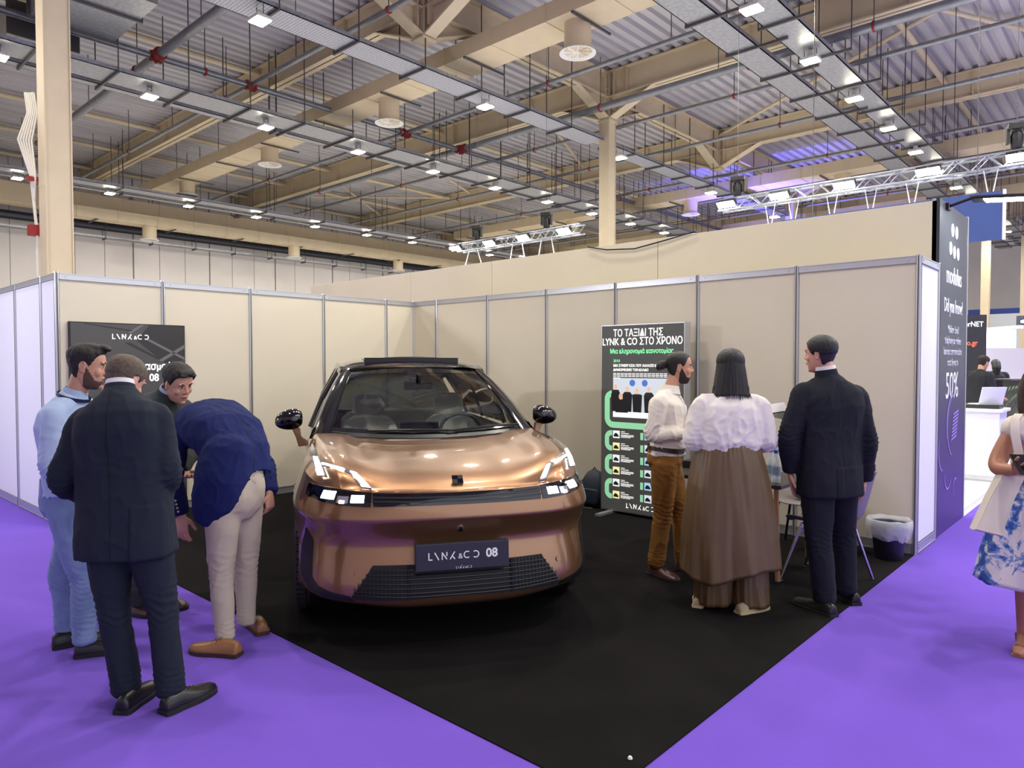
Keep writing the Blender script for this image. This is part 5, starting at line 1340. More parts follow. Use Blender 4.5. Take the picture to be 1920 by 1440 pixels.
# ============ 4 third man leaning in behind
b=(3.16,-4.91)
J=loc(dict(ankL=(3.128,-4.77,0.08),ankR=(3.175,-4.934,0.08),kneeL=(3.199,-4.77,0.45),kneeR=(3.238,-4.883,0.45),hipL=(3.10,-4.72,0.86),hipR=(3.173,-4.884,0.86),pelvis=(3.14,-4.80,0.91),waist=(3.16,-4.80,1.06),chest=(3.20,-4.79,1.25),neck=(3.29,-4.765,1.395),head=(3.375,-4.735,1.482),shL=(3.18,-4.62,1.30),shR=(3.264,-4.939,1.30),elL=(3.24,-4.602,1.05),elR=(3.323,-4.962,1.05),wrL=(3.409,-4.74,0.92),wrR=(3.48,-4.903,0.90)),b)
P=person('p',b,'dark-haired man in a dark green jacket looking down behind the bending man'); T=Torso(J); HM=headmat(J['head'],14,24,6); hs=.98
green=mat('dark_green_jacket_cloth',(44,50,50),.85,noise_amt=.05,noise_scale=30); greyt=mat('dark_grey_trousers',(58,56,54),.85)
body(P,J,T,HM,skinB,hs,hands=[hand(J['wrL'],V((.8,.1,-.2)),V((0,0,1)),-1,.4),hand(J['wrR'],V((.8,.3,-.2)),V((0,0,1)),1,.4)])
link(hairmesh(HM,lambda a:LS(a),lambda a,z:(.016*sstep(.0,.09,z)+.005),hs,amp=.006,seed=15,extra=[ell((0,.02,.110),(.062,.08,.022)),ell((0.0,.07,.108),(.055,.035,.020)),ell((.03,.09,.098),(.03,.018,.012)),ell((-.03,.088,.095),(.028,.018,.012))]),'hair',hair_dk,P)
face_bits(P,HM,hs,iris,hair_dk,lipm)
jacket(P,J,T,green,w=(.215,.20,.195,.20,.20),seed=14); collar_ring(T,None,.97,1.08,.078,.066,green,P,'jacket_collar',.92,-.01); collar_ring(T,None,1.0,1.12,.064,.060,mat('pale_blue_shirt',(170,180,200),.8),P,'shirt_collar',.92,-.008)
me=solid(legs(J,(.10,.092,.07,.064,.06),.155,.115,T,top=.1),.0095,4,.5); wrinkle(me,.004,6,(1,1,.7),kneecreases(J,.005),16); link(me,'trousers',greyt,P)
shoe(P,V((3.06,-4.96,0))-V((*b,0)),R(20),mat('dark_brown_leather',(70,52,46),.4),sole_bk,.29); shoe(P,V((3.04,-4.74,0))-V((*b,0)),R(10),mat('dark_brown_leather',(70,52,46),.4),sole_bk,.29)
# ============ 5 bearded man with bun
b=(5.26,-1.92)
J=loc(dict(ankL=(5.30,-1.72,0.08),ankR=(5.20,-1.965,0.09),kneeL=(5.269,-1.736,0.478),kneeR=(5.24,-1.938,0.491),hipL=(5.202,-1.806,0.864),hipR=(5.262,-1.959,0.867),pelvis=(5.238,-1.89,0.915),waist=(5.246,-1.884,1.03),chest=(5.240,-1.885,1.225),neck=(5.255,-1.87,1.40),head=(5.303,-1.82,1.575),shL=(5.168,-1.711,1.315),shR=(5.268,-2.05,1.318),elL=(5.168,-1.667,1.057),elR=(5.24,-2.10,1.08),wrL=(5.37,-1.66,1.069),wrR=(5.43,-1.95,1.09)),b)
P=person('p',b,'bearded man with a dark hair bun, white shirt and mustard trousers'); T=Torso(J); HM=headmat(J['head'],36,4,0); hs=.98
body(P,J,T,HM,skinA,hs,hands=[hand(J['wrL'],V((.7,-.1,0)),V((0,-.6,-.3)),-1,.7),hand(J['wrR'],V((.7,.5,.0)),V((0,0,-1)),1,.7)])
link(hairmesh(HM,lambda a:LS(a)+.006,lambda a,z:.0075,hs,amp=.001,seed=3,extra=[ell((0,-.128,.012),(.036,.036,.036)),ell((.01,-.15,.0),(.03,.028,.034)),limb([(0,-.08,.02),(0,-.115,.015)],[.03,.02],3,10)]),'hair',hair_bk,P)
link(beardmesh(HM,hs,.6),'beard',beard_m,P); face_bits(P,HM,hs,iris,hair_bk,lipm)
offw=mat('off_white_shirt',(234,226,212),.8,bump=.15,bump_scale=300); must=mat('mustard_cloth',(140,94,32),.85,noise_amt=.06,noise_scale=14,bump=.2,bump_scale=600)
C_X=[(T.at(.1)[0],.2,V((.2,.2,1)).normalized(),.005,80)]
jacket(P,J,T,offw,hemv=-.0,w=(.165,.165,.17,.188,.18),d=(.135,.13,.125,.135,.11),sl=(.068,.062,.054,.042),amp=.006,cr=.007,seed=21,name='shirt')
C_X=[]
collar_ring(T,None,.965,1.09,.086,.066,offw,P,'shirt_collar',.98,-.002)
mb=MB(); pk=[T.at(v)[0]+T.at(v)[2]*d_ for v,d_ in ((.95,.085),(.85,.118),(.7,.140),(.5,.135),(.3,.130),(.18,.138))]; sd_=T.at(.5)[1]*.016; mb.rings([[p-sd_,p+sd_,p+sd_-T.at(.5)[2]*.02,p-sd_-T.at(.5)[2]*.02] for p in crm(pk,4)]); mb.build('button_placket',offw,P,smooth=60)
me=solid(legs(J,(.100,.094,.074,.070,.064),.155,.132,T,top=.13,yo=-.01),.009,4,.5); wrinkle(me,.005,7,(1,1,.6),kneecreases(J,.007),22); link(me,'trousers',must,P)
mb=MB(); mb.rings([T.ring(.07,.165,.140,-.005,32,2.5),T.ring(.14,.164,.139,-.005,32,2.5)],caps=False); mb.build('belt',mat('dark_belt',(40,26,20),.4),P)
shoe(P,V((5.135,-1.95,0))-V((*b,0)),R(-14),mat('burgundy_brown_leather',(74,44,38),.4),sole_bk,.30,lace=blackm); shoe(P,V((5.24,-1.75,0))-V((*b,0)),R(20),mat('burgundy_brown_leather',(74,44,38),.4),sole_bk,.30,lace=blackm)
# ============ 6 woman with long dark hair
b=(5.94,-2.25)
J=loc(dict(ankL=(5.84,-2.311,0.08),ankR=(6.037,-2.181,0.07),kneeL=(5.858,-2.316,0.456),kneeR=(6.006,-2.173,0.456),hipL=(5.837,-2.309,0.876),hipR=(5.965,-2.194,0.876),pelvis=(5.899,-2.252,0.911),waist=(5.893,-2.251,1.06),chest=(5.905,-2.243,1.255),neck=(5.913,-2.235,1.415),head=(5.905,-2.222,1.575),shL=(5.795,-2.340,1.325),shR=(6.034,-2.133,1.322),elL=(5.744,-2.389,1.104),elR=(6.084,-2.075,1.10),wrL=(5.734,-2.157,1.114),wrR=(6.01,-1.887,1.16)),b)
P=person('p',b,'woman with straight dark hair, white blouse and long brown skirt, back turned'); T=Torso(J); HM=headmat(J['head'],120,8,0); hs=.96
body(P,J,T,HM,skinB,hs,arm=(.045,.040,.026),hands=[hand(J['wrL'],V((.2,.6,.1)),V((0,0,1)),-1,.5,.92),hand(J['wrR'],V((-.4,.6,.1)),V((0,0,1)),1,.5,.92)])
m=MB(); rg=[]
for k in range(40):
    t=k/39; z=.128-.315*t; r=[]
    for i in range(72):
        a=-PI+2*PI*i/72; aa=abs(a)
        if z>.03: p=hshape(min(z,.1195),a,.014)
        else:
            w=lerp(.0885,.120,(.03-z)/.22); bk=lerp(.112,.104,(.03-z)/.22); fr_=.05; ca,sa=math.cos(a),math.sin(a); p=V((w*sa,(fr_ if ca>0 else bk)*ca,z))
        if aa<.95 and z<.085: p=V((p.x*.93,min(p.y,.03),z))
        st=.0025*math.sin(a*37+2*noise.noise(V((a*3,z*6,0))))+.003*noise.noise(V((a*14,z*4,2))); p+=V((math.sin(a),math.cos(a),0))*st*(0 if z>.11 else 1)
        if t>.8: p.z+=.02*noise.noise(V((a*16,0,7)))*(t-.8)/.2
        r.append(p)
    rg.append(r)
m.rings(rg); me=solid(m,.004,1,.3); me.transform(HM@Matrix.Scale(hs*1.04,4)); hobj=link(me,'hair',hair_bk,P)
mb=MB()
for k in range(44):
    a=PI*.42+PI*1.16*k/43+random.uniform(-.03,.03); p0=HM@(V((.112*math.sin(a),.095*math.cos(a),-.15))*hs); dn=V((p0.x-J['head'].x,p0.y-J['head'].y,0)).normalized()
    mb.path([p0+V((0,0,.02)),p0+dn*.006+V((0,0,-.02)),p0+dn*random.uniform(.012,.03)+V((0,0,-random.uniform(.045,.075)))],[.007,.005,.001],5)
mb.build('hair_ends',hair_bk,hobj)
blouse=mat('white_blouse',(226,218,212),.75,bump=.12,bump_scale=300)
C_X=[(T.at(.15)[0],.2,V((.35,.1,1)).normalized(),.006,60),(T.at(.5)[0]-T.at(.5)[2]*.12,.15,V((1,.3,-.5)).normalized(),.006,38)]
L=[tsolid(T,[(.24,.190,.150),(.28,.200,.160),(.36,.212,.168),(.5,.212,.165),(.68,.215,.15),(.82,.195,.135),(.9,.15,.11),(.97,.10,.085),(1.02,.075,.07)])]
for sd in 'LR':
    sh,el,wr=J['sh'+sd],J['el'+sd],J['wr'+sd]; L.append(limb([sh.lerp(T.at(.8)[0],.4),sh,sh.lerp(el,.5),el,el.lerp(wr,.14)],[.085,.088,.092,.088,.072],5,18))
me=solid(L,.0095,4,.5); wrinkle(me,.007,7,(1,1,.5),armcreases(J,.006)+C_X,31); link(me,'blouse',blouse,P); C_X=[]
brown=mat('brown_satin',(96,75,48),.42,noise_amt=.06,noise_scale=10,bump=.12,bump_scale=250)
def pleated(z0,z1,w0,w1,d0,d1,npl,amp,c0,c1,ang,hemf=None,rows=26,n=150,seed=0,pinch=1.0):
    m=MB(); rg=[]; ca,sa=math.cos(ang),math.sin(ang)
    for k in range(rows+1):
        t=k/rows; r=[]
        for i in range(n):
            a=2*PI*i/n; f=t**pinch; w=lerp(w0,w1,f); d=lerp(d0,d1,f); z=lerp(z0,z1,t)
            if hemf: z=lerp(z0,z1+hemf(a),t)
            cx_,sx_=math.cos(a),math.sin(a); q=amp*(.2+.8*t)*(.8*math.sin(npl*a+2.2*noise.noise(V((cx_*1.5,sx_*1.5,t*1.3+seed))))+1.1*noise.noise(V((cx_*4,sx_*4,t*1.4+seed+3)))+.7*noise.noise(V((cx_*9,sx_*9,t*2.5+seed+7))))+.0022*math.sin(46*a)*max(0,1-t*5)
            x=(w+q)*math.cos(a); y=(d+q)*math.sin(a); c=V(c0).lerp(V(c1),t); r.append(V((c.x+x*ca-y*sa,c.y+x*sa+y*ca,z)))
        rg.append(r)
    return m.rings(rg)
sk=pleated(1.10,.33,.172,.330,.135,.255,8,.013,(J['pelvis'].x,J['pelvis'].y,0),(J['pelvis'].x+.02,J['pelvis'].y+.01,0),R(42),hemf=lambda a:-.10*math.exp(-((a-4.2)/.8)**2)+.02*math.sin(3*a)-.02,pinch=.52,rows=40,n=220)
sk.build('skirt',brown,P,smooth=179)
for sd,dx in (('L',0),('R',0)):
    a=J['ank'+sd]; k=J['knee'+sd]; pleated(.6,.035,.10,.125,.10,.115,5,.008,(k.x,k.y,0),(a.x,a.y,0),R(42)).build('trouser_leg',brown,P,smooth=179)
beige_s=mat('beige_suede',(176,158,124),.8); gum=mat('gum_sole',(196,176,136),.7)
s_=shoe(P,V((6.02,-2.345,0))-V((*b,0)),R(68),beige_s,gum,.27,w=.044,h=.06)
mb=MB()
for k in range(3): mb.add([V((.041,.125+.022*k,.03)),V((.041,.135+.022*k,.03)),V((.033,.15+.022*k,.062)),V((.033,.14+.022*k,.062))],[(0,1,2,3)])
mb.build('white_stripes',mat('white_stripe',(235,235,235),.5),s_)
shoe(P,V((5.78,-2.42,0))-V((*b,0)),R(110),beige_s,gum,.26,w=.044,h=.06)
# ============ 7 dark suit man at right
b=(6.43,-1.81)
J=loc(dict(ankL=(6.413,-1.915,0.08),ankR=(6.459,-1.636,0.09),kneeL=(6.372,-1.913,0.469),kneeR=(6.442,-1.660,0.46),hipL=(6.345,-1.876,0.87),hipR=(6.443,-1.715,0.87),pelvis=(6.396,-1.798,0.92),waist=(6.390,-1.799,1.10),chest=(6.393,-1.794,1.32),neck=(6.370,-1.806,1.512),head=(6.335,-1.805,1.665),shL=(6.269,-1.939,1.405),shR=(6.515,-1.648,1.385),elL=(6.205,-2.012,1.125),elR=(6.572,-1.612,1.084),wrL=(6.19,-1.926,0.894),wrR=(6.546,-1.574,0.833)),b)
P=person('p',b,'tall man in a charcoal suit seen from behind, head turned left, at right'); T=Torso(J); HM=headmat(J['head'],176,4,0); hs=.98
char=mat('charcoal_suit_cloth',(29,31,40),.88,spec=.25,noise_amt=.04,noise_scale=30,bump=.2,bump_scale=700)
body(P,J,T,HM,skinB,hs,hands=[hand(J['wrL'],V((0,.2,-1)),V((1,.3,0)),1,.3),hand(J['wrR'],V((-.1,.1,-1)),V((-1,-.3,0)),-1,.6)])
link(hairmesh(HM,lambda a:LS(a)-.006,lambda a,z:(.014 if z>.0 else .009)-.004*(a<1.0),hs,amp=.0015,seed=12),'hair',hair_bk,P); face_bits(P,HM,hs,iris,hair_dk,lipm)
C_X=[(T.at(.6)[0]-T.at(.6)[2]*.13-T.at(.6)[1]*.1,.14,V((.7,.2,-.5)).normalized(),.004,45)]
cj=jacket(P,J,T,char,hemv=-.30,w=(.220,.210,.208,.222,.21),d=(.15,.14,.13,.14,.125),sl=(.076,.068,.060,.052),seed=41,amp=.004,cr=.007,vent=(-.06,.02)); C_X=[]
seam(cj,T,0,.95,-.28,seamd,P); seam(cj,T,-.06,.0,-.28,seamd,P,.003,'vent_edge')
collar_ring(T,None,.96,1.09,.080,.066,char,P,'jacket_collar',.92,-.010); collar_ring(T,None,1.03,1.13,.066,.061,white_sh,P,'shirt_collar',.92,-.010)
me=solid(legs(J,(.110,.102,.082,.076,.074),.165,.12,T,top=.1),.0095,4,.5); wrinkle(me,.004,6,(1,1,.6),kneecreases(J,.004),43); link(me,'trousers',char,P)
shoe(P,V((6.50,-1.985,0))-V((*b,0)),R(158),shoe_bk,sole_bk,.32); shoe(P,V((6.535,-1.655,0))-V((*b,0)),R(140),shoe_bk,sole_bk,.31)
# ============ 8 woman at the right edge
b=(7.48,-1.73)
J=loc(dict(ankL=(7.582,-1.501,0.07),ankR=(7.445,-1.735,0.07),kneeL=(7.569,-1.567,0.400),kneeR=(7.445,-1.735,0.41),hipL=(7.55,-1.61,0.80),hipR=(7.45,-1.74,0.80),pelvis=(7.50,-1.67,0.84),waist=(7.505,-1.665,0.98),chest=(7.51,-1.655,1.165),neck=(7.50,-1.66,1.32),head=(7.495,-1.67,1.475),shL=(7.610,-1.516,1.243),shR=(7.397,-1.798,1.25),elL=(7.641,-1.554,1.01),elR=(7.325,-1.895,1.04),wrL=(7.520,-1.914,1.027),wrR=(7.425,-2.015,1.03)),b)
P=person('p',b,'woman in white top and blue patterned skirt cut off by the right edge'); T=Torso(J); HM=headmat(J['head'],-75,12,0); hs=.93
foot=[limb([J['ankR'],V((7.445,-1.80,.035))-V((*b,0)),V((7.44,-1.88,.025))-V((*b,0)),V((7.44,-1.94,.018))-V((*b,0))],[.036,.032,.034,.022],5,14,flat=((0,0,1),.7)),limb([J['ankL'],J['ankL']+V((0,-.08,-.035)),J['ankL']+V((0,-.16,-.045)),J['ankL']+V((0,-.22,-.052))],[.036,.032,.034,.022],5,14,flat=((0,0,1),.7)),ell(J['ankR']+V((0,.025,-.035)),(.03,.03,.028)),ell(J['ankL']+V((0,.025,-.035)),(.03,.03,.028))]
body(P,J,T,HM,skinC,hs,arm=(.052,.046,.028),legs=(.08,.055,.036),feet=foot,hands=[hand(J['wrL'],V((-.3,-.6,.1)),V((-.6,.2,.5)),1,.8,.92),hand(J['wrR'],V((.45,-.5,.2)),V((.3,.3,.7)),1,.8,.92)])
brh=mat('brown_long_hair',(58,38,28),.5,noise_amt=.3,noise_scale=40,bump=.5,bump_scale=160)
link(hairmesh(HM,lambda a:LS(a)-.0,lambda a,z:.014,hs,seed=33,extra=[limb([(sg*.06,-.02,.06),(sg*.085,.0,-.03),(sg*.085,.03,-.13),(sg*.08,.05,-.24)],[.035,.035,.035,.012],5,12) for sg in (-1,1)]),'hair',brh,P); face_bits(P,HM,hs,iris,brh,lipm)
topm=mat('cream_top',(214,202,190),.8,bump=.15,bump_scale=300)
L=[tsolid(T,[(-.05,.15,.12),(.2,.145,.115),(.5,.16,.13),(.72,.17,.135),(.86,.15,.11),(.93,.10,.085),(.98,.075,.07)])]
for sd in 'LR': L.append(limb([J['sh'+sd].lerp(T.at(.8)[0],.4),J['sh'+sd],J['sh'+sd].lerp(J['el'+sd],.2)],[.07,.066,.062],4,16))
me=solid(L,.009,4,.5); wrinkle(me,.004,7); link(me,'top',topm,P)
def toile():
    m=mat('blue_toile_print',(214,206,206),.8); nt=m.node_tree; b_=nt.nodes['Principled BSDF']; tc=nt.nodes.new('ShaderNodeTexCoord')
    n1=nt.nodes.new('ShaderNodeTexNoise'); n1.inputs['Scale'].default_value=7; n1.inputs['Detail'].default_value=6; n1.inputs['Roughness'].default_value=.72; n1.inputs['Distortion'].default_value=.5; nt.links.new(tc.outputs['Object'],n1.inputs['Vector'])
    r=nt.nodes.new('ShaderNodeValToRGB'); r.color_ramp.elements[0].position=.50; r.color_ramp.elements[0].color=(*hexc(214,206,208),1); r.color_ramp.elements[1].position=.60; r.color_ramp.elements[1].color=(*hexc(38,72,150),1)
    q=r.color_ramp.elements.new(.535); q.color=(*hexc(110,140,195),1)
    nt.links.new(n1.outputs['Fac'],r.inputs[0]); nt.links.new(r.outputs[0],b_.inputs['Base Color']); return m
pleated(.98,.36,.15,.30,.13,.26,9,.014,(J['waist'].x,J['waist'].y,0),(J['pelvis'].x-.01,J['pelvis'].y,0),R(20),pinch=.8).build('skirt',toile(),P,smooth=179)
sand=mat('tan_sandal',(150,104,70),.6)
for sd in 'LR':
    a=J['ank'+sd]; mb=MB().box(a.x-.035,a.x+.035,a.y-.21,a.y+.05,0,.014); mb.path([a+V((-.036,-.13,-.055)),a+V((-.02,-.14,-.02)),a+V((.02,-.14,-.02)),a+V((.036,-.13,-.055))],.006,6); mb.path([a+V((-.036,0,-.05)),a+V((-.04,-.0,.0)),a+V((0,-.04,.005)),a+V((.04,0,0)),a+V((.036,0,-.05))],.005,6); mb.build('sandal',sand,P,smooth=50,bevel=.003)
# tote bag and phone as things of their own
tb=empty('tote_bag',(7.30,-1.86,0),0,'cream canvas tote bag hanging from the edge woman\'s shoulder','bag')
tm_=mat('cream_canvas',(206,196,184),.85,noise_amt=.03,noise_scale=10)
B0=V((7.30,-1.86,0)); vd=V((-.6,.77,0))*.03
tp=[V(q)-B0 for q in ((7.364,-1.93,1.058),(7.45,-1.921,1.018),(7.40,-1.98,.86),(7.364,-2.081,.681),(7.246,-2.12,.706),(7.300,-2.02,.88))]
ce=sum(tp,V())/6
m=MB(); m.rings([[p*.96+ce*.04-vd for p in tp],[p-vd*.5 for p in tp],[p+vd*.5 for p in tp],[p*.96+ce*.04+vd for p in tp]]); m.build('bag_body',tm_,tb,smooth=50)
m=MB()
for w_,q in ((.0,0),):
    A=[V(q)-B0 for q in ((7.42,-1.92,1.03),(7.425,-1.92,1.12),(7.405,-1.905,1.22),(7.40,-1.87,1.30),(7.41,-1.80,1.325),(7.43,-1.73,1.30))]; sd_=V((.02,.006,0))
    m.rings([[p-sd_,p+sd_,p+sd_+V((0,-.006,0)),p-sd_+V((0,-.006,0))] for p in A])
m.build('strap',tm_,tb,smooth=60)
ph=empty('phone',(7.46,-2.075,1.075),R(30),'black smartphone held by the woman at the right edge','phone'); Mq=Matrix.Rotation(R(35),4,'X'); MB().bbox((0,0,0),(.075,.15,.009),Mq).build('casing',mat('phone_black',(20,22,24),.3),ph,bevel=.003); MB().bbox((0,0,.005),(.068,.14,.001),Mq).build('screen',gblack,ph)
# papers held by the woman with the brown skirt
pp=empty('brochure',(6.03,-1.76,1.27),R(20),'small dark and white brochure held up by the woman in the brown skirt','paper'); Mq=Matrix.Rotation(R(50),4,'X')@Matrix.Rotation(R(20),4,'Y')
MB().bbox((.03,0,0),(.14,.10,.004),Mq).build('cover',mat('brochure_dark',(54,60,54),.5),pp); MB().bbox((.0,.03,.006),(.16,.07,.003),Mq@Matrix.Rotation(R(25),4,'Z')).build('page',white_sh,pp)
# ================================================================ PROPS
chromem=mat('chrome_tube',(210,210,214),.15,1)
# table
tbl=empty('table',(5.48,-1.27,0),0,'low dark-topped table behind the woman in the brown skirt','table')
MB().box(-.52,.52,-.33,.33,.70,.73).build('tabletop',mat('dark_tabletop',(36,34,36),.4),tbl,bevel=.004)
wd=mat('pale_wood_leg',(176,130,92),.5)
for sx in (-1,1):
    for sy in (-1,1):
        l=MB().tube((sx*.49,sy*.30,.03),(sx*.47,sy*.29,.70),.018,n=10).build('leg',wd,tbl,smooth=60); MB().lathe([(.02,0),(.02,.03)],(sx*.49,sy*.30,0),12).build('foot_cap',chromem,l,smooth=40)
# things on the table
thing1(MB().box(5.02,5.22,-1.25,-1.05,.73,.79),'black_box',blackm,'flat black box on the left end of the table','box',bevel=.005)
bt=empty('water_bottle',(5.93,-1.52,.73),0,'clear plastic water bottle with blue cap on the table','bottle')
pet=mat('clear_plastic',(220,232,240),.08,alpha=.38,coat=1)
MB().lathe([(.028,0),(.033,.008),(.033,.05),(.030,.055),(.033,.06),(.033,.09),(.030,.095),(.033,.10),(.033,.15),(.030,.17),(.014,.21),(.014,.225)],n=20).build('bottle_body',pet,bt,smooth=50)
MB().lathe([(.0335,.065),(.0335,.125)],n=20,caps=False).build('label_band',mat('bottle_label',(120,140,165),.5,alpha=.7),bt,smooth=50)
MB().lathe([(.016,.222),(.016,.245)],n=16).build('cap',mat('blue_cap',(40,90,190),.4),bt,smooth=40)
bt2=copy_tree(bt); bt2.location=(5.87,-1.46,.73); bt2['label']='second clear water bottle standing just behind the blue-capped one'; bt['label']='front clear water bottle with blue cap at the table edge'; bt['group']=bt2['group']='water bottles'
# chairs
def chair(x,y,rz,shellm,legm,lab):
    e=empty('shell_chair',(x,y,0),rz,lab,'chair','shell chairs at the table')
    # facing +y local
    G=[];prof=[(.24,.43),(.22,.455),(.12,.45),(0,.44),(-.12,.445),(-.19,.47),(-.225,.54),(-.25,.64),(-.275,.74),(-.295,.82),(-.32,.85)]
    wd_=[.19,.21,.225,.23,.225,.22,.215,.21,.20,.18,.13]
    for (yy,z),w_ in zip(crm([(0,a,b_) for a,b_ in prof],2) and prof,wd_):
        r=[]
        for k in range(13):
            u=-1+k/6; up=.055*abs(u)**3; bk=.05*abs(u)**3 if z>.5 else 0; r.append(Vector((w_*u,yy+bk,z+(up if z<.5 else 0))))
        G.append(r)
    mb=MB().grid(G); o=mb.build('shell',shellm,e,smooth=179); sd=o.modifiers.new('t','SOLIDIFY'); sd.thickness=.012; ss=o.modifiers.new('s','SUBSURF'); ss.levels=1; ss.render_levels=1
    for sx in (-1,1):
        for sy in (-1,1):
            MB().tube((sx*.15,sy*.13,.435),(sx*.245,sy*.245,.012),.011,n=10).tube((sx*.245,sy*.245,.0),(sx*.245,sy*.245,.014),.014,n=10).build('leg',legm,e,smooth=60)
    MB().tube((-.15,-.13,.43),(.15,-.13,.43),.01).tube((-.15,.13,.43),(.15,.13,.43),.01).build('under_frame',legm,e)
    return e
shA=mat('grey_plastic_shell',(120,116,118),.45)
chair(6.20,-1.23,R(90),shA,chromem,'grey plastic shell chair with chrome legs behind the charcoal-suited man')
chair(5.75,-.48,R(180),mat('taupe_plastic_shell',(126,118,114),.45),mat('black_leg',(20,22,26),.4),'taupe plastic shell chair with thin black legs beyond the table')
mb=MB(); rbox(mb,(5.80,-.50,.53),(.26,.22,.15),None,p=3); thing1(mb,'bag',mat('grey_green_bag',(104,108,104),.7),'small grey bag lying on the seat of the taupe chair','bag',smooth=179)
# bin
bn_=empty('waste_bin',(6.37,-.27,0),0,'dark plastic waste bin with clear liner beside the end post','bin')
MB().lathe([(.10,.006),(.105,.01),(.135,.29),(.142,.30),(.138,.302),(.128,.29),(.10,.02)],n=36,caps=False).build('bucket',mat('bin_plastic',(38,34,52),.45),bn_,smooth=50)
MB().lathe([(.10,.006),(.10,.012)],n=24).build('bucket_base',mat('bin_plastic',(38,34,52),.45),bn_)
G=[]
for r_,z in ((.10,.06),(.128,.22),(.136,.30),(.156,.335),(.170,.325),(.172,.27),(.160,.20),(.152,.18)):
    G.append([Vector(((r_+.005*noise.noise(V((4*math.cos(a),4*math.sin(a),z*12))))*math.cos(a)*1.03,(r_+.005*noise.noise(V((2*math.cos(a),2*math.sin(a),z*12+4))))*math.sin(a),z+.014*noise.noise(V((2*math.cos(a),2*math.sin(a),z*3))))) for a in [2*PI*k/60 for k in range(60)]])
mb=MB(); mb.rings(G,caps=False); mb.build('bin_liner',mat('clear_liner',(226,230,234),.25,alpha=.40,coat=.6,bump=.8,bump_scale=25),bn_,smooth=179)
# backpack
bp=empty('backpack',(3.32,-.16,0),R(8),'dark blue backpack on the carpet beside the illuminated display','bag')
nb=mat('dark_blue_nylon',(26,38,52),.6,noise_amt=.1,noise_scale=12,bump=.3,bump_scale=60)
mb=MB(); rg=[]
for z,w_,d_,o in ((.0,.13,.085,0),(.02,.16,.10,0),(.12,.165,.115,0),(.24,.15,.10,.005),(.33,.12,.08,.015),(.39,.08,.05,.02),(.41,.04,.02,.02)):
    rg.append([Vector((w_*math.copysign(abs(math.cos(a))**.7,math.cos(a))+.01*noise.noise(V((a,z*9,1))),d_*math.copysign(abs(math.sin(a))**.7,math.sin(a))+o,z)) for a in [2*PI*k/28 for k in range(28)]])
mb.rings(rg); mb.build('main_body',nb,bp,smooth=179)
mb=MB(); rbox(mb,(0,-.10,.13),(.24,.06,.18),None,p=4); mb.build('front_pocket',nb,bp,smooth=179)
MB().path([(-.03,.02,.40),(0,.02,.44),(.03,.02,.40)],.008,6).build('grab_handle',nb,bp); MB().path([(-.10,-.125,.20),(0,-.135,.215),(.10,-.125,.20)],.003,5).build('zip',blackm,bp)
MB().path([(-.12,-.02,.30),(-.19,-.05,.2),(-.2,-.06,.05),(-.15,-.05,.02)],.012,6).build('shoulder_strap',nb,bp)
thing1(MB().path([(2.2,-.35,.012),(2.7,-.30,.012),(3.1,-.33,.012),(3.4,-.30,.012)],.004,6),'power_cable',mat('grey_cable',(120,116,108),.6),'thin cable lying on the carpet beside the backpack','cable')
thing1(MB().lathe([(.002,.006),(.010,.010),(.006,.018),(.001,.02)],(7.02-.0,-4.62,0),8) if 0 else MB().lathe([(.004,.0),(.011,.004),(.007,.012),(.001,.014)],(6.43,-4.22,.006),8),'paper_scrap',white_m,'tiny white paper scrap on the black carpet near its front corner','scrap')
# ---------------- neighbour booth at right
wl=mat('white_laminate',(232,234,238),.4)
thing1(MB().box(-5.5,6.46,1.6,8.5,0,.04),'booth_platform',wl,'glossy white raised floor of the neighbour booth right of the banner','platform')
ct=empty('counter',(4.0,4.5,.04),0,'long white reception counter in the neighbour booth','counter')
MB().box(0,2.46,0,.6,0,.92).build('body',wl,ct); MB().box(-.02,2.50,-.03,.63,.92,.96).build('worktop',wl,ct,bevel=.004); MB().box(.0,2.46,-.012,0,.02,.06).build('plinth_strip',chromem,ct)
thing1(MB().box(6.02,6.44,4.62,5.0,1.0,1.05),'tray',mat('dark_tray',(44,44,48),.4),'dark flat tray on the white counter','tray')
e=empty('laptop',(6.25,4.82,1.05),R(222),'white laptop open on the dark tray','laptop'); MB().box(-.16,.16,-.11,.11,0,.012).build('base',wl,e); MB().box(-.16,.16,-.005,.005,0,.24,Matrix.Translation((0,.11,.01))@Matrix.Rotation(R(-18),4,'X')).build('screen',wl,e)
e=empty('lilac_chair',(5.6,5.5,.04),R(30),'pale lilac chair just behind the white counter','chair'); mb=MB(); rbox(mb,(0,0,.82),(.5,.12,.5),None,p=3.2); mb.build('backrest',mat('pale_lilac',(200,192,214),.6),e,smooth=179); mb=MB(); rbox(mb,(0,.25,.48),(.5,.5,.1),None,p=3.5); mb.build('seat',mat('pale_lilac',(200,192,214),.6),e,smooth=179); 
for sx in (-1,1):
    for sy in (0,1): MB().tube((sx*.2,.05+.4*sy,0),(sx*.2,.05+.4*sy,.46),.012).build('leg',chromem,e)
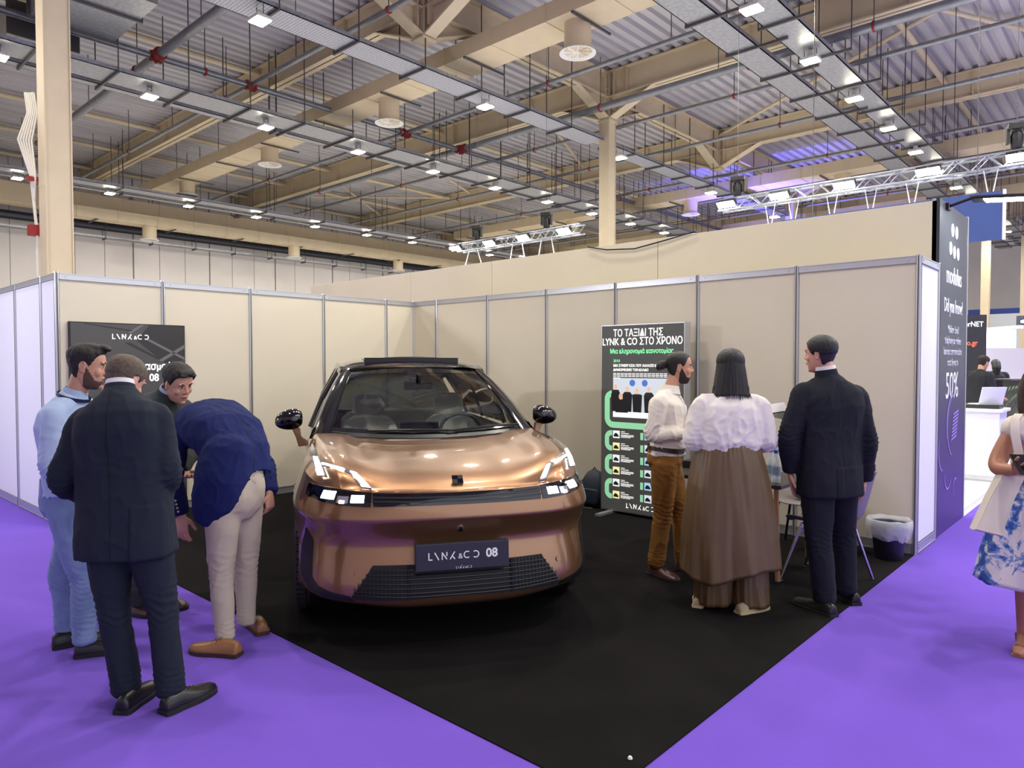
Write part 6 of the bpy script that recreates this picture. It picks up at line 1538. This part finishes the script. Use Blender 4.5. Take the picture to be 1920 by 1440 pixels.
# dark display and far booths (they face the aisle obliquely)
def Fw(px,t,y=600):
    "ground point on the far booth line"
    return None
A42=R(42.4)
dd=empty('dark_display_wall',(5.33,10.93,0),A42,'dark exhibition wall with white and orange lettering far behind the counter','display wall')
MB().box(-1.6,0,0,.12,0,2.62).build('board',mat('dark_wall_print',(38,38,42),.5),dd)
FD=lambda x,z:Matrix.Translation((x,-.004,z))@Matrix(((1,0,0,0),(0,0,-1,0),(0,1,0,0),(0,0,0,1)))
txt('PartnerNET',.15,'lettering',blk('sign_white',(220,222,230),.9),dd,FD(-.42,2.42),bold=.002,xs=.95); txt('oto.gr',.15,'lettering',blk('sign_orange',(230,96,66),1.0),dd,FD(-.36,2.03),bold=.002,xs=.95)
fb=empty('far_booth',(4.86,15.1,0),A42,'far white exhibition booth with grey half wall and lit header','booth')
MB().box(-.3,.95,0,.1,0,2.0).build('half_wall',mat('pale_grey_board',(205,200,208),.6),fb); MB().box(-.5,3.0,-1.6,-1.5,2.5,2.72).build('fascia',mat('dark_fascia',(70,74,84),.5),fb); MB().box(-.3,1.0,.6,.7,2.0,2.5).build('lit_header',blk('lit_header_white',(225,232,240),1.0),fb)
MB().box(.95,1.1,0,.1,0,2.5).build('post',mat('blue_post',(40,80,170),.5),fb); MB().box(-.5,-.4,-1.6,.6,2.42,2.5).box(-.5,-.4,-.1,0,0,2.42).build('side_post',wl,fb); MB().box(2.9,3.0,-1.6,-1.5,0,2.5).build('side_post',wl,fb)
for i,(x,y) in enumerate(((4.6,11.4),(5.95,12.3))):
    e=empty('spot_lamp',(x,y,2.62 if i==0 else 2.5),0,'white disc spotlight glowing in the far booth, %s'%('left one','right one')[i],'lamp','far booth spotlights'); MB().lathe([(.2,0),(.2,.04)],n=20).build('disc',cool_emit,e); MB().tube((0,0,.04),(0,0,9.85-(2.62 if i==0 else 2.5)),.008,n=5).build('arm',blackm,e)
bb=empty('blue_banner_frame',(4.0,38,0),0,'large blue framed white banner on the far hall side','banner'); MB().box(-3.6,12,0,.1,0,4.48).build('frame',mat('royal_blue',(34,62,140),.6),bb); MB().box(-3.2,11.5,-.02,0,0,4.2).build('sheet',mat('banner_white',(215,220,226),.6),bb)
gc=empty('grey_counter',(6.05,10.55,0),A42,'dark grey counter with red brochures far behind the white counter','counter'); MB().box(-.1,.62,0,.5,0,1.27).build('body',mat('counter_grey',(96,94,100),.6),gc); MB().box(-.3,.64,-.03,.53,1.27,1.30).build('worktop',mat('counter_grey',(96,94,100),.6),gc)
gm=gc.matrix_basis.copy()
for k in range(4):
    e=thing1(MB().box(-.04,.04,-.05,.05,0,.19),'brochure_holder',mat('red_brochure',(170,40,50),.5) if k%2==0 else wl,'upright %s on the grey counter, %s from left'%('red brochure stack' if k%2==0 else 'white brochure stack',ORD[k]),'brochure','brochure stacks on the grey counter'); q=V((.2+.1*k,.2,1.30)); e.location=(6.05+q.x*math.cos(A42)-q.y*math.sin(A42),10.55+q.x*math.sin(A42)+q.y*math.cos(A42),1.30); e.rotation_euler=(0,0,A42)
# far people
blackcl=mat('black_cloth',(26,28,34),.85)
def far_person(x,y,yaw,lab,H=1.0,hairm=hair_dk,long=False,lean=0):
    b=(x,y); f=V((math.cos(R(yaw)),math.sin(R(yaw)),0)); r=V((f.y,-f.x,0)); Z=V((0,0,1))
    P_=lambda a,c,z:(r*a+f*c+Z*z)*H
    J=dict(ankL=P_(-.1,0,.08),ankR=P_(.1,0,.08),kneeL=P_(-.1,.01,.48),kneeR=P_(.1,.01,.48),hipL=P_(-.09,0,.88),hipR=P_(.09,0,.88),pelvis=P_(0,0,.93),waist=P_(0,lean*.3,1.08),chest=P_(0,lean*.8,1.30),neck=P_(0,lean*1.2,1.47),head=P_(0,lean*1.6+.02,1.62),shL=P_(-.18,lean*.9,1.39),shR=P_(.18,lean*.9,1.39),elL=P_(-.24,lean*.9+.03,1.1),elR=P_(.24,lean*.9+.03,1.1),wrL=P_(-.18,lean*.9+.26,1.0),wrR=P_(.18,lean*.9+.26,1.0))
    P=person('person',b,lab); T=Torso(J); HM=headmat(J['head'],yaw,15 if lean else 5)
    body(P,J,T,HM,skinA,.98,hands=[hand(J['wrL'],f,V((0,0,-1)),1,.6),hand(J['wrR'],f,V((0,0,-1)),-1,.6)])
    link(hairmesh(HM,LS,lambda a,z:.012,.98,extra=[limb([(0,-.06,.04),(0,-.09,-.08),(0,-.09,-.22)],[.085,.09,.05],5,14)] if long else ()),'hair',hairm,P)
    jacket(P,J,T,blackcl,hemv=-.1,w=(.19,.18,.18,.2,.19),name='shirt')
    me=solid(legs(J,T=T),.011,3,.5); link(me,'trousers',blackcl,P)
    for sx in (-1,1): h=P_(sx*.1,-.07,0); shoe(P,V((h.x,h.y,0)),R(yaw),shoe_bk,sole_bk)
far_person(5.62,8.0,60,'man in black leaning over the grey counter in the background',lean=.10)
far_person(5.35,12.0,110,'person with long black hair behind the grey counter far back',.97,hair_bk,True)
# palm plant
pt=empty('potted_palm',(6.78,5.7,0),0,'green potted palm behind the woman at the right edge','plant')
MB().lathe([(.16,0),(.2,.35),(.21,.36)],n=20).build('pot',wl,pt,smooth=40)
leafm=mat('palm_leaf',(70,104,52),.5,noise_amt=.2,noise_scale=9); mb=MB(); MB().path([(0,0,.3),(.01,0,.8),(0,.01,1.2)],.025,8).build('stem',mat('palm_stem',(96,84,56),.7),pt)
for k in range(16):
    a=k*2.4; el_=.5+.5*math.sin(k*1.7); L=.55+.15*math.cos(k); pts=[]
    for j in range(9):
        t=j/8; pts.append(V((L*t*math.cos(a),L*t*math.sin(a),1.15+el_*.6*t-.65*t*t)))
    for j in range(1,9):
        d=(pts[j]-pts[j-1]).normalized(); sd_=d.cross(V((0,0,1))).normalized()
        for sg in (-1,1):
            for q in (0,.5):
                p=pts[j-1].lerp(pts[j],q); ll=.16*math.sin(PI*min(1,.25+j/9*.75)); tip=p+sd_*sg*ll+d*ll*.7+V((0,0,-.05)); mb.add([p,p+d*.02,tip,p+V((0,0,.002))],[(0,1,2)])
mb.build('fronds',leafm,pt)
# unseen floodlight added out of view to brighten the white side wall
ws=empty('added_fill_flood',(-1.2,-8.2,0),0,'black floodlight on a stand, added out of view at left to brighten the side wall','lamp')
MB().tube((0,0,.03),(0,0,3.0),.02).build('pole',blackm,ws); MB().box(-.25,.25,-.25,.25,0,.03).build('base',blackm,ws); MB().box(-.25,.25,-.02,.1,2.95,3.2).build('head',blackm,ws)
l=bpy.data.lights.new('flood','AREA'); l.shape='RECTANGLE'; l.size=.5; l.size_y=.25; l.energy=130; l.color=(.88,.9,1); lo=bpy.data.objects.new('flood',l); COL.objects.link(lo); lo.parent=ws; lo.location=(0,.12,3.07); lo.rotation_euler=(V((0,4.2,-1.9))).to_track_quat('-Z','Y').to_euler()
